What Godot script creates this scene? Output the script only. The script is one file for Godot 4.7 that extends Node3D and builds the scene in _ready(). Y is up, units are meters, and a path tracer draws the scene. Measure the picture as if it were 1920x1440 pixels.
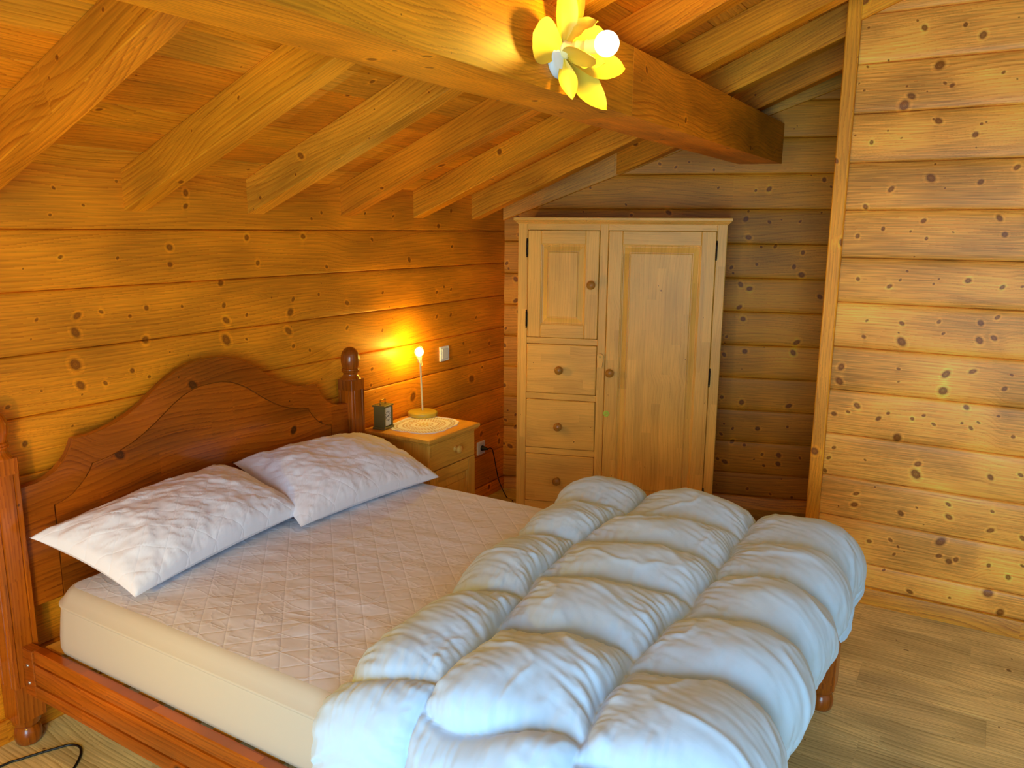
extends Node3D
# A timber-clad attic bedroom: pine boards, roof beam and rafters, double bed, wardrobe, two warm lamps and daylight from a glazed door behind the viewer.

const EYE := 1.65                 # height of the lens
const WALL_Z := -2.587            # face of the headboard wall
const PART_X := 3.681             # face of the board partition
const SKEW := 0.30737             # the end wall is not square to the headboard wall
const PITCH := 0.37959            # roof pitch
const SLOPE := 0.399
const CORNER := Vector3(4.189, 0.0, -2.587)
const EAVE := 1.838               # ceiling height at the headboard wall
const RIDGE_Z := 1.2
const REAR_X := -1.2
const SIDE_Z := 2.6

var rng := RandomNumberGenerator.new()
var M := {}
var taken := {}


# ---------------------------------------------------------------- mesh building
class MB:
	var v := PackedVector3Array()
	var n := PackedVector3Array()
	var t := PackedVector2Array()
	var idx := PackedInt32Array()
	var xf := Transform3D()
	var uo := Vector2.ZERO        # texture offset
	var us := Vector2.ONE         # texture repeats per metre

	func vert(p: Vector3, nn: Vector3, uv: Vector2) -> int:
		v.append(xf * p)
		n.append((xf.basis * nn).normalized())
		t.append(uv)
		return v.size() - 1

	func tri(a: int, b: int, c: int) -> void:
		var g := (v[b] - v[a]).cross(v[c] - v[a])
		if g.dot(n[a] + n[b] + n[c]) > 0.0:
			idx.append_array([a, c, b])
		else:
			idx.append_array([a, b, c])

	func quad(a: int, b: int, c: int, d: int) -> void:
		tri(a, b, c)
		tri(a, c, d)

	func map(p: Vector3, k: int, g: int) -> Vector2:   # grain axis g, face across axis k
		var u: float
		var w: float
		if k == g:
			u = p[(g + 1) % 3]
			w = p[(g + 2) % 3]
		else:
			u = p[g]
			w = p[3 - g - k] + float(k) * 0.137
		return Vector2(uo.x + u * us.x, uo.y + w * us.y)

	func flat(pts: Array, nn: Vector3, g: int) -> void:
		var k := 0
		var a := nn.abs()
		if a.y > a.x and a.y >= a.z:
			k = 1
		elif a.z > a.x:
			k = 2
		var ids := []
		for p in pts:
			ids.append(vert(p, nn, map(p, k, g)))
		tri(ids[0], ids[1], ids[2])
		if ids.size() == 4:
			tri(ids[0], ids[2], ids[3])

	func box(c: Vector3, size: Vector3, bevel := 0.002, g := 0) -> void:
		var h := size * 0.5
		var b: float = minf(bevel, minf(h.x, minf(h.y, h.z)) * 0.9)
		for k in 3:
			var i := (k + 1) % 3
			var j := (k + 2) % 3
			for s in [-1.0, 1.0]:
				var nn := Vector3.ZERO
				nn[k] = s
				var pts := []
				for q in [Vector2(-1, -1), Vector2(1, -1), Vector2(1, 1), Vector2(-1, 1)]:
					var p := Vector3.ZERO
					p[k] = s * h[k]
					p[i] = q.x * (h[i] - b)
					p[j] = q.y * (h[j] - b)
					pts.append(c + p)
				flat(pts, nn, g)
			if b <= 0.0:
				continue
			for s in [-1.0, 1.0]:
				for r in [-1.0, 1.0]:
					var nn := Vector3.ZERO
					nn[i] = s
					nn[j] = r
					var pts := []
					for e in [-1.0, 1.0]:
						var p := Vector3.ZERO
						p[k] = e * (h[k] - b)
						p[i] = s * h[i]
						p[j] = r * (h[j] - b)
						var q := p
						q[i] = s * (h[i] - b)
						q[j] = r * h[j]
						pts.append_array([c + p, c + q] if e < 0.0 else [c + q, c + p])
					flat(pts, nn.normalized(), g)
		if b > 0.0:
			for x in [-1.0, 1.0]:
				for y in [-1.0, 1.0]:
					for z in [-1.0, 1.0]:
						var s := Vector3(x, y, z)
						var e := s * (h - Vector3(b, b, b))
						flat([c + e + Vector3(x * b, 0, 0), c + e + Vector3(0, y * b, 0), c + e + Vector3(0, 0, z * b)], s.normalized(), g)

	# A profile (x = across, y = outwards) swept along `along`; `up` and `out` carry the profile. Neighbouring faces within 40 degrees are smoothed.
	func sweep(prof: PackedVector2Array, p0: Vector3, along: Vector3, up: Vector3, out: Vector3, closed := false, u0 := 0.0, v0 := 0.0, caps := true) -> void:
		var m := prof.size()
		var segs := m if closed else m - 1
		var sn := []
		var side := 1.0
		if closed:
			var area := 0.0
			for i in m:
				area += prof[i].cross(prof[(i + 1) % m])
			side = 1.0 if area > 0.0 else -1.0
		for i in segs:
			var d := prof[(i + 1) % m] - prof[i]
			var q := Vector2(d.y, -d.x).normalized() * side
			if not closed:
				q = Vector2(-d.y, d.x).normalized()
			sn.append(q)
		var dist := 0.0
		for i in segs:
			var a := prof[i]
			var b := prof[(i + 1) % m]
			var na: Vector2 = sn[i]
			var nb: Vector2 = sn[i]
			var pi := i - 1 if i > 0 else (segs - 1 if closed else -1)
			var ni := i + 1 if i < segs - 1 else (0 if closed else -1)
			if pi >= 0 and na.dot(sn[pi]) > 0.77:
				na = (na + sn[pi]).normalized()
			if ni >= 0 and nb.dot(sn[ni]) > 0.77:
				nb = (nb + sn[ni]).normalized()
			var da := dist
			dist += a.distance_to(b)
			var va := v0 + (da if closed else a.x) * us.y
			var vb := v0 + (dist if closed else b.x) * us.y
			var u1 := u0 + along.length() * us.x
			var i0 := vert(p0 + up * a.x + out * a.y, up * na.x + out * na.y, Vector2(u0, va))
			var i1 := vert(p0 + up * b.x + out * b.y, up * nb.x + out * nb.y, Vector2(u0, vb))
			var i2 := vert(p0 + along + up * b.x + out * b.y, up * nb.x + out * nb.y, Vector2(u1, vb))
			var i3 := vert(p0 + along + up * a.x + out * a.y, up * na.x + out * na.y, Vector2(u1, va))
			quad(i0, i1, i2, i3)
		if caps:
			var ids := Geometry2D.triangulate_polygon(prof)
			for e in 2:
				var nn := (along if e == 1 else -along).normalized()
				var base := v.size()
				for p in prof:
					vert(p0 + along * float(e) + up * p.x + out * p.y, nn, Vector2(u0 + p.x * us.x * 0.3, v0 + p.y * us.y + p.x * us.y))
				for q in range(0, ids.size(), 3):
					tri(base + ids[q], base + ids[q + 1], base + ids[q + 2])

	# Turned work: profile of (radius, height) from the bottom up.
	func lathe(prof: PackedVector2Array, segs := 20) -> void:
		var m := prof.size()
		var sn := []
		for i in m - 1:
			var d := prof[i + 1] - prof[i]
			sn.append(Vector2(d.y, -d.x).normalized())
		for i in m - 1:
			var na: Vector2 = sn[i]
			var nb: Vector2 = sn[i]
			if i > 0 and na.dot(sn[i - 1]) > 0.6:
				na = (na + sn[i - 1]).normalized()
			if i < m - 2 and nb.dot(sn[i + 1]) > 0.6:
				nb = (nb + sn[i + 1]).normalized()
			var base := v.size()
			for k in segs + 1:
				var a := TAU * k / segs
				var c := Vector3(cos(a), 0, sin(a))
				var uu := uo.x + float(k) / segs * 0.25 * us.x
				vert(c * prof[i].x + Vector3(0, prof[i].y, 0), c * na.x + Vector3(0, na.y, 0), Vector2(uo.x + prof[i].y * us.x, uo.y + float(k) / segs * 0.25 * us.y))
				vert(c * prof[i + 1].x + Vector3(0, prof[i + 1].y, 0), c * nb.x + Vector3(0, nb.y, 0), Vector2(uo.x + prof[i + 1].y * us.x, uo.y + float(k) / segs * 0.25 * us.y))
			for k in segs:
				var q := base + k * 2
				quad(q, q + 1, q + 3, q + 2)

	func tube(path: PackedVector3Array, radius: float, segs := 8, loop := false) -> void:
		var m := path.size()
		var side := Vector3.ZERO
		var base := v.size()
		for i in m:
			var d: Vector3
			if loop:
				d = path[(i + 1) % m] - path[(i + m - 1) % m]
			else:
				d = path[mini(i + 1, m - 1)] - path[maxi(i - 1, 0)]
			d = d.normalized()
			if side == Vector3.ZERO:
				side = d.cross(Vector3.UP if absf(d.y) < 0.9 else Vector3.RIGHT).normalized()
			side = (side - d * side.dot(d)).normalized()
			var up := side.cross(d)
			for k in segs:
				var a := TAU * k / segs
				var q := side * cos(a) + up * sin(a)
				vert(path[i] + q * radius, q, Vector2(float(k) / segs, i * 0.1))
		for i in (m if loop else m - 1):
			for k in segs:
				var a := base + i * segs + k
				var b := base + i * segs + (k + 1) % segs
				var c := base + ((i + 1) % m) * segs + (k + 1) % segs
				var d2 := base + ((i + 1) % m) * segs + k
				quad(a, b, c, d2)
		if not loop:
			for e in 2:
				var c := path[0] if e == 0 else path[m - 1]
				var d := (path[0] - path[1]).normalized() if e == 0 else (path[m - 1] - path[m - 2]).normalized()
				var ci := vert(c, d, Vector2.ZERO)
				var b2 := v.size()
				for k in segs:
					v.append(v[base + (0 if e == 0 else (m - 1) * segs) + k])
					n.append((xf.basis * d).normalized())
					t.append(Vector2.ZERO)
				for k in segs:
					tri(ci, b2 + k, b2 + (k + 1) % segs)

	# A closed outline in x and y, solid between z0 and z1, with a small bevel at the z1 side.
	func slab(poly: PackedVector2Array, z0: float, z1: float, g := 0) -> void:
		var m := poly.size()
		var ids := Geometry2D.triangulate_polygon(poly)
		var area := 0.0
		for i in m:
			area += poly[i].cross(poly[(i + 1) % m])
		var s := 1.0 if area > 0.0 else -1.0
		for e in 2:
			var nn := Vector3(0, 0, 1 if e == 1 else -1)
			var base := v.size()
			for p in poly:
				var q := Vector3(p.x, p.y, z1 if e == 1 else z0)
				vert(q, nn, map(q, 2, g))
			for q in range(0, ids.size(), 3):
				tri(base + ids[q], base + ids[q + 1], base + ids[q + 2])
		var sn := []
		for i in m:
			var d := poly[(i + 1) % m] - poly[i]
			sn.append(Vector2(d.y, -d.x).normalized() * s)
		for i in m:
			var a := poly[i]
			var b := poly[(i + 1) % m]
			var na: Vector2 = sn[i]
			var nb: Vector2 = sn[i]
			if na.dot(sn[(i + m - 1) % m]) > 0.77:
				na = (na + sn[(i + m - 1) % m]).normalized()
			if nb.dot(sn[(i + 1) % m]) > 0.77:
				nb = (nb + sn[(i + 1) % m]).normalized()
			var k := 1 if absf(sn[i].y) > absf(sn[i].x) else 0
			var p0 := Vector3(a.x, a.y, z0)
			var p1 := Vector3(b.x, b.y, z0)
			var p2 := Vector3(b.x, b.y, z1)
			var p3 := Vector3(a.x, a.y, z1)
			var A := Vector3(na.x, na.y, 0)
			var B := Vector3(nb.x, nb.y, 0)
			quad(vert(p0, A, map(p0, k, g)), vert(p1, B, map(p1, k, g)), vert(p2, B, map(p2, k, g)), vert(p3, A, map(p3, k, g)))

	# A grid of points with smooth normals (rows x columns, row by row).
	func grid(pts: PackedVector3Array, cols: int, rows: int, uvs: PackedVector2Array, facing := Vector3.ZERO, flip := false) -> void:
		var base := v.size()
		for j in rows:
			for i in cols:
				var a := pts[j * cols + mini(i + 1, cols - 1)] - pts[j * cols + maxi(i - 1, 0)]
				var b := pts[mini(j + 1, rows - 1) * cols + i] - pts[maxi(j - 1, 0) * cols + i]
				var nn := a.cross(b).normalized()
				if flip or facing != Vector3.ZERO and nn.dot(facing) < 0.0:
					nn = -nn
				vert(pts[j * cols + i], nn, uvs[j * cols + i])
		for j in rows - 1:
			for i in cols - 1:
				var q := base + j * cols + i
				quad(q, q + 1, q + cols + 1, q + cols)

	func mesh() -> ArrayMesh:
		var arr := []
		arr.resize(Mesh.ARRAY_MAX)
		arr[Mesh.ARRAY_VERTEX] = v
		arr[Mesh.ARRAY_NORMAL] = n
		arr[Mesh.ARRAY_TEX_UV] = t
		arr[Mesh.ARRAY_INDEX] = idx
		var m := ArrayMesh.new()
		m.add_surface_from_arrays(Mesh.PRIMITIVE_TRIANGLES, arr)
		return m


func wood(mb: MB, tex_w: float, tex_h: float) -> MB:      # a random place on a wood texture of that size in metres
	mb.us = Vector2(1.0 / tex_w, 1.0 / tex_h)
	mb.uo = Vector2(rng.randf(), rng.randf())
	return mb


func numbered(called: String) -> String:
	taken[called] = taken.get(called, -1) + 1
	return called if taken[called] == 0 else "%s_%03d" % [called, taken[called]]


func part(called: String, mb: MB, m: Material, parent: Node3D) -> MeshInstance3D:
	var o := MeshInstance3D.new()
	o.name = called
	o.mesh = mb.mesh()
	o.material_override = m
	parent.add_child(o, true)
	return o


func thing(called: String, label: String, category: String, at := Vector3.ZERO, basis_ := Basis(), group := "") -> Node3D:
	var o := Node3D.new()
	o.name = numbered(called)
	add_child(o, true)
	o.transform = Transform3D(basis_, at)
	o.set_meta("label", label)
	o.set_meta("category", category)
	if group:
		o.set_meta("group", group)
	return o


func single(called: String, mb: MB, m: Material, label: String, category: String, at := Vector3.ZERO) -> MeshInstance3D:
	var o := MeshInstance3D.new()
	o.name = numbered(called)
	o.mesh = mb.mesh()
	o.material_override = m
	add_child(o, true)
	o.position = at
	o.set_meta("label", label)
	o.set_meta("category", category)
	return o


func structure(called: String, label: String, category: String, at := Vector3.ZERO, basis_ := Basis()) -> Node3D:
	var o := thing(called, label, category, at, basis_)
	o.set_meta("kind", "structure")
	return o


# ---------------------------------------------------------------- textures
func noise_bytes(w: int, h: int, sw: int, sh: int, freq: float, sd: int, octaves := 2) -> PackedByteArray:
	var f := FastNoiseLite.new()
	f.seed = sd
	f.noise_type = FastNoiseLite.TYPE_SIMPLEX_SMOOTH
	f.frequency = freq
	f.fractal_octaves = octaves
	var im := f.get_seamless_image(sw, sh)
	im.convert(Image.FORMAT_L8)
	im.resize(w, h, Image.INTERPOLATE_CUBIC)
	return im.get_data()


# Pine: growth rings bent round knots. Rows (metres up from the bottom edge) are boards or lamellae; each starts elsewhere in the tree. Knots are (along, up, radius) in millimetres.
func pine(w: int, h: int, px: float, sd: int, light: Color, dark: Color, ring: float, warp: float, contrast: float, tone: float, rows: PackedFloat32Array, seg_m: float, given: Array, more: int, big: float, core := Color(0.33, 0.19, 0.09), blotch := 1.0) -> ImageTexture:
	var r := RandomNumberGenerator.new()
	r.seed = sd
	var n1 := noise_bytes(w, h, w / 16, h / 8, 0.022, sd, 2)
	var n2 := noise_bytes(w, h, w / 32, h, 0.30, sd + 1, 3)
	var n3 := noise_bytes(w, h, w / 16, h / 8, 0.05, sd + 2, 2)
	var lut := PackedFloat32Array()
	lut.resize(8192)
	var at := 0.0
	var width := ring * 4.0
	var deep := 1.0
	var i0 := 0
	for i in 8192:
		if float(i) - at > width:
			at = float(i)
			width = ring * 4.0 * r.randf_range(0.45, 1.7)
			deep = r.randf_range(0.35, 1.0)
		var q := (float(i) - at) / width
		lut[i] = (0.18 * q + 0.82 * pow(q, 4.0)) * deep
	var knots := PackedFloat32Array()
	for k in range(0, given.size(), 3):
		knots.append_array([given[k] * 0.001 * px, h - given[k + 1] * 0.001 * px, given[k + 2] * 0.00085 * px])
	for k in more:
		var rad := r.randf_range(0.2, 1.0)
		knots.append_array([r.randf() * w, r.randf() * h, maxf(1.3, rad * rad * big * px)])
	var disp := PackedFloat32Array()
	disp.resize(w * h)
	for k in range(0, knots.size(), 3):
		var kx := knots[k]
		var ky := knots[k + 1]
		var kr := knots[k + 2]
		var rx := int(kr * 5.0)
		var ry := int(kr * 4.0)
		for y in range(maxi(0, int(ky) - ry), mini(h, int(ky) + ry)):
			var dy := float(y) - ky
			var gy := kr * 1.4 * dy / sqrt(dy * dy + kr * kr * 0.3) * exp(-absf(dy) / (1.6 * kr))
			for x in range(int(kx) - rx, int(kx) + rx):
				var dx := (float(x) - kx) / (2.0 * kr)
				disp[y * w + posmod(x, w)] -= gy * exp(-dx * dx)
	var data := PackedByteArray()
	data.resize(w * h * 3)
	var edges := PackedFloat32Array()
	if rows.is_empty():
		edges = [0.0, float(h)]
	else:
		for e in rows:
			edges.append(h - e * px)
		edges.sort()
	var nr := edges.size() + 1
	var nseg := maxi(1, int(w / (seg_m * px))) if seg_m > 0.0 else 1
	var tones := PackedFloat32Array()
	var offs := PackedInt32Array()
	for k in nr * nseg:
		tones.append(1.0 + r.randf_range(-tone, tone))
		offs.append(r.randi() % 8192)
	var lr := light.r * 255.0
	var lg := light.g * 255.0
	var lb := light.b * 255.0
	var er := (dark.r - light.r) * 255.0
	var eg := (dark.g - light.g) * 255.0
	var eb := (dark.b - light.b) * 255.0
	var ws := warp / 128.0
	var row := 0
	for y in h:
		while row < edges.size() and float(y) >= edges[row]:
			row += 1
		var slip := (row * 397) % w
		for x in w:
			var i := y * w + x
			var cell := row * nseg
			if nseg > 1:
				cell += (((x + slip) % w) * nseg) / w
			var pos := int((float(y) + (float(n1[i]) - 128.0) * ws + disp[i]) * 4.0) + offs[cell]
			var k := lut[pos & 8191] * contrast
			var tt := tones[cell] + ((float(n2[i]) - 128.0) * 0.0009 + (float(n3[i]) - 128.0) * 0.0011) * blotch
			var j := i * 3
			data[j] = clampi(int((lr + er * k) * tt), 0, 255)
			data[j + 1] = clampi(int((lg + eg * k) * tt), 0, 255)
			data[j + 2] = clampi(int((lb + eb * k) * tt), 0, 255)
	var cr := core.r * 255.0
	var cg := core.g * 255.0
	var cb := core.b * 255.0
	for k in range(0, knots.size(), 3):
		var kx := knots[k]
		var ky := knots[k + 1]
		var kr := knots[k + 2]
		var tilt := r.randf_range(-0.5, 0.5)
		var tall := r.randf_range(0.75, 1.25)
		if kr > 2.5:                 # the figured wood above and below a knot, paler or darker
			var lift := r.randf_range(0.06, 0.13) * (1.0 if r.randf() < 0.6 else -0.8)
			var lean := r.randf_range(-0.25, 0.25)
			var ry := int(kr * 7.0)
			for y in range(maxi(0, int(ky) - ry), mini(h, int(ky) + ry)):
				var dy := (float(y) - ky) / kr
				var fy := exp(-dy * dy / 12.0) * lift
				for x in range(int(kx - kr * 4.0), int(kx + kr * 4.0)):
					var dx := (float(x) - kx) / (kr * 1.3) - dy * lean
					var g := 1.0 + fy * exp(-dx * dx)
					var j := (y * w + posmod(x, w)) * 3
					for q in 3:
						data[j + q] = mini(255, int(data[j + q] * g))
		var reach := int(kr * 2.4) + 2
		for y in range(maxi(0, int(ky) - reach), mini(h, int(ky) + reach)):
			for x in range(int(kx) - reach, int(kx) + reach):
				var dy := (float(y) - ky) / (kr * tall)
				var dx := (float(x) - kx) / kr + dy * tilt
				var d := sqrt(dx * dx + dy * dy)
				var f := 0.0
				var j := (y * w + posmod(x, w)) * 3
				if d < 1.0:
					f = 0.55 + 0.25 * d * d + 0.12 * sin(d * 14.0)
				elif d < 2.4:
					f = 0.62 * exp(-(d - 1.0) * 4.0)
					var pale := 1.0 + 0.09 * maxf(0.0, sin((d - 1.25) / 1.15 * PI)) if d > 1.25 else 1.0   # lighter wood round the knot
					for q in 3:
						data[j + q] = mini(255, int(data[j + q] * pale))
				if f <= 0.01:
					continue
				f = minf(f, 1.0)
				data[j] = int(lerpf(data[j], cr, f))
				data[j + 1] = int(lerpf(data[j + 1], cg, f))
				data[j + 2] = int(lerpf(data[j + 2], cb, f))
	return ImageTexture.create_from_image(Image.create_from_data(w, h, false, Image.FORMAT_RGB8, data))


# Relief of quilted cotton: diamonds of stitching, fine creases and ridges.
func quilt(sz: int, cells: float, crease: float, sd: int) -> ImageTexture:
	var a := noise_bytes(sz, sz, sz / 2, sz / 2, 0.012, sd, 4)
	var b := noise_bytes(sz, sz, sz / 2, sz / 8, 0.02, sd + 5, 3)
	var data := PackedByteArray()
	data.resize(sz * sz)
	for y in sz:
		for x in sz:
			var i := y * sz + x
			var u := float(x) / sz * cells
			var w := float(y) / sz * cells
			var p := absf(fposmod(u + w, 1.0) - 0.5)
			var q := absf(fposmod(u - w, 1.0) - 0.5)
			var st := 0.0
			if cells > 0.0:
				st = exp(-minf(0.5 - p, 0.5 - q) * 22.0) * 70.0
			var r1 := 1.0 - absf(float(a[i]) - 128.0) / 40.0
			var r2 := 1.0 - absf(float(b[i]) - 128.0) / 26.0
			var h := 110.0 - st + maxf(0.0, r1) * maxf(0.0, r1) * crease + maxf(0.0, r2) * maxf(0.0, r2) * crease * 0.8
			data[i] = clampi(int(h), 0, 255)
	return ImageTexture.create_from_image(Image.create_from_data(sz, sz, false, Image.FORMAT_L8, data))


func lace(sz: int) -> ImageTexture:
	var im := Image.create(sz, sz, false, Image.FORMAT_RGBA8)
	for y in sz:
		for x in sz:
			var u := (float(x) + 0.5) / sz * 2.0 - 1.0
			var w := (float(y) + 0.5) / sz * 2.0 - 1.0
			var rad := sqrt(u * u + w * w)
			var ang := atan2(w, u)
			var a := 1.0
			var band := int(rad * 11.0)
			var fr := fposmod(rad * 11.0, 1.0)
			var count := float(maxi(6, band * 7))
			var ph := fposmod(ang / TAU * count + 0.5 * (band % 2), 1.0)
			if band > 0 and rad < 0.93 and fr > 0.3 and fr < 0.88 and ph > 0.28 and ph < 0.8 and band % 4 != 3:
				a = 0.0
			im.set_pixel(x, y, Color(1, 1, 1, a))
	return ImageTexture.create_from_image(im)


func stained(tex: Texture2D, tint: Color, rough: float, relief: float, coat := 0.0) -> StandardMaterial3D:
	var m := StandardMaterial3D.new()
	m.albedo_texture = tex
	m.albedo_color = tint
	m.roughness = rough
	m.metallic_specular = 0.4
	if relief > 0.0:
		m.heightmap_enabled = true
		m.heightmap_texture = tex
		m.heightmap_scale = relief
	if coat > 0.0:
		m.clearcoat_enabled = true
		m.clearcoat = coat
		m.clearcoat_roughness = 0.12
	return m


func plain(c: Color, rough := 0.5, metal := 0.0) -> StandardMaterial3D:
	var m := StandardMaterial3D.new()
	m.albedo_color = c
	m.roughness = rough
	m.metallic = metal
	return m


func cloth(c: Color, tex: Texture2D, relief: float) -> StandardMaterial3D:
	var m := plain(c, 0.85)
	m.rim_enabled = true
	m.rim = 0.25
	if tex:
		m.heightmap_enabled = true
		m.heightmap_texture = tex
		m.heightmap_scale = relief
	return m


func glowing(c: Color, energy: float) -> StandardMaterial3D:
	var m := plain(Color(1, 0.97, 0.9), 0.4)
	m.emission_enabled = true
	m.emission = c
	m.emission_energy_multiplier = energy
	return m

# Knots of the three board walls, (along, up, radius) in millimetres
var KNOTS_A := [
	508, 1550, 7, 704, 1542, 5, 907, 1513, 9, 1314, 1506, 9, 1708, 1476, 8, 388, 1517, 3, 544, 1357, 12, 533, 1302, 13, 628, 1363, 7, 798, 1363, 8,
	732, 1339, 6, 944, 1357, 5, 1133, 1346, 8, 1141, 1286, 14, 1135, 1209, 17, 1497, 1344, 8, 1478, 1290, 15, 1463, 1210, 15, 1487, 1141, 9, 786, 1249, 12,
	412, 1356, 5, 1127, 1434, 11, 1243, 1299, 6, 522, 1196, 17, 533, 1124, 13, 620, 1117, 7, 787, 1114, 6, 723, 1146, 8, 404, 1127, 4, 297, 1093, 7,
	335, 966, 8, 1236, 1200, 6, 1583, 1111, 6, 492, 992, 4, 1651, 1355, 6, 389, 1296, 3, 508, 1767, 5, 489, 1683, 5, 600, 1716, 5, 724, 1799, 5,
	994, 1772, 10, 990, 1724, 9, 910, 1575, 12, 1265, 1608, 10, 1572, 1611, 12, 1687, 1715, 6, 1626, 1687, 6, 2089, 1336, 7, 1833, 1304, 12, 2538, 1309, 10,
	2604, 1335, 8, 2671, 1317, 8, 2304, 1491, 11, 1828, 1187, 8, 2536, 1177, 10, 2080, 1148, 7, 2666, 1175, 9, 2921, 1137, 8, 1995, 965, 9, 2122, 895, 6,
	2315, 768, 19, 1986, 885, 8, 2873, 777, 23, 2791, 999, 9, 2855, 939, 9, 3067, 967, 9, 2988, 830, 9, 2979, 417, 13, 3169, 375, 9, 3184, 325, 14,
	3060, 111, 9, 2183, 1708, 8, 2561, 1663, 11, 1974, 1717, 7, 2676, 1745, 9, 2020, 1596, 8, 2683, 1553, 10]
var KNOTS_B := [
	1487, 1464, 8, 1360, 1411, 6, 1690, 1453, 10, 1734, 1409, 16, 1456, 1324, 16, 1841, 1288, 13, 1431, 1148, 14, 1736, 1023, 16, 1453, 959, 14, 1337, 935, 10,
	1721, 963, 14, 1338, 679, 10, 1453, 654, 13, 1719, 648, 16, 1361, 517, 6, 1412, 492, 7, 1554, 500, 13, 1721, 522, 7, 1347, 453, 9, 1485, 394, 9,
	1590, 344, 8, 1684, 346, 13, 1804, 338, 7, 1378, 283, 15, 1684, 293, 13, 1604, 276, 8, 1546, 310, 5, 1519, 124, 8, 1652, 102, 7, 1776, 92, 7,
	1527, 1882, 12, 1814, 1931, 10, 1412, 1716, 12, 1433, 1614, 16, 1221, 1988, 6, 1251, 1890, 6, 1081, 2032, 6, 1605, 1714, 5, 1705, 1705, 7, 1814, 1754, 5,
	1505, 1562, 7, 1582, 1566, 9, 1732, 1533, 10, 122, 1874, 7, 90, 1759, 6, 207, 1701, 9, 979, 1751, 14, 765, 1735, 8, 916, 2025, 8, 1008, 2005, 7,
	519, 1893, 6, 731, 1796, 6, 15, 1443, 9, 72, 1347, 13, 73, 1216, 13, 12, 1042, 8, 81, 412, 11, 2, 298, 9]
var KNOTS_C := [
	124, 2549, 4, 234, 2470, 4, 262, 2440, 10, 403, 2435, 7, 466, 2391, 12, 57, 2464, 5, 576, 2440, 3, 142, 2331, 4, 329, 2295, 17, 548, 2249, 6,
	354, 2226, 6, 380, 2216, 8, 239, 2186, 14, 216, 2153, 17, 61, 2221, 5, 66, 2313, 5, 595, 2221, 3, 345, 2085, 13, 327, 2093, 4, 495, 2065, 5,
	478, 2026, 10, 165, 2057, 4, 218, 2026, 4, 107, 2014, 7, 42, 2045, 4, 486, 1977, 3, 630, 1898, 10, 340, 1865, 16, 515, 1846, 10, 198, 1824, 10,
	106, 1754, 9, 350, 1919, 4, 330, 1697, 9, 182, 1664, 7, 86, 1633, 8, 286, 1654, 4, 440, 1652, 4, 618, 1645, 10, 347, 1626, 6, 593, 1708, 10,
	103, 1453, 7, 289, 1492, 5, 266, 1455, 5, 228, 1427, 9, 512, 1462, 11, 632, 1441, 8, 408, 1465, 4, 391, 1444, 4, 698, 1446, 6, 153, 1278, 5,
	289, 1275, 9, 425, 1291, 7, 147, 1208, 8, 295, 1198, 16, 573, 1296, 10, 628, 1322, 8, 576, 1226, 12, 625, 1239, 10, 446, 1244, 6, 281, 1235, 4,
	67, 1068, 12, 65, 1004, 14, 294, 1082, 7, 299, 1027, 5, 472, 1077, 13, 468, 1006, 16, 566, 1098, 12, 701, 1097, 6, 683, 1039, 9, 146, 904, 12,
	55, 856, 11, 112, 872, 8, 236, 858, 9, 272, 886, 7, 366, 874, 7, 408, 894, 7, 448, 861, 7, 550, 880, 5, 584, 863, 7, 608, 890, 6,
	316, 784, 15, 559, 947, 10, 674, 925, 6, 733, 848, 7, 67, 702, 8, 49, 652, 8, 38, 590, 8, 199, 666, 5, 406, 681, 12, 402, 635, 17,
	674, 668, 10, 776, 695, 9, 176, 506, 11, 173, 455, 14, 249, 550, 4, 536, 525, 9, 696, 525, 7, 420, 488, 5, 361, 451, 11, 543, 471, 12,
	698, 443, 12, 811, 434, 9, 248, 297, 10, 332, 321, 8, 352, 259, 6, 365, 297, 5, 391, 279, 4, 524, 355, 17, 524, 291, 11, 563, 275, 12,
	588, 289, 9, 708, 291, 7, 824, 317, 7, 781, 256, 9, 318, 176, 6, 429, 102, 12, 582, 113, 6, 718, 169, 18, 770, 96, 13, 330, 43, 11,
	404, 20, 8, 522, 20, 8, 625, 18, 4]


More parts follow.
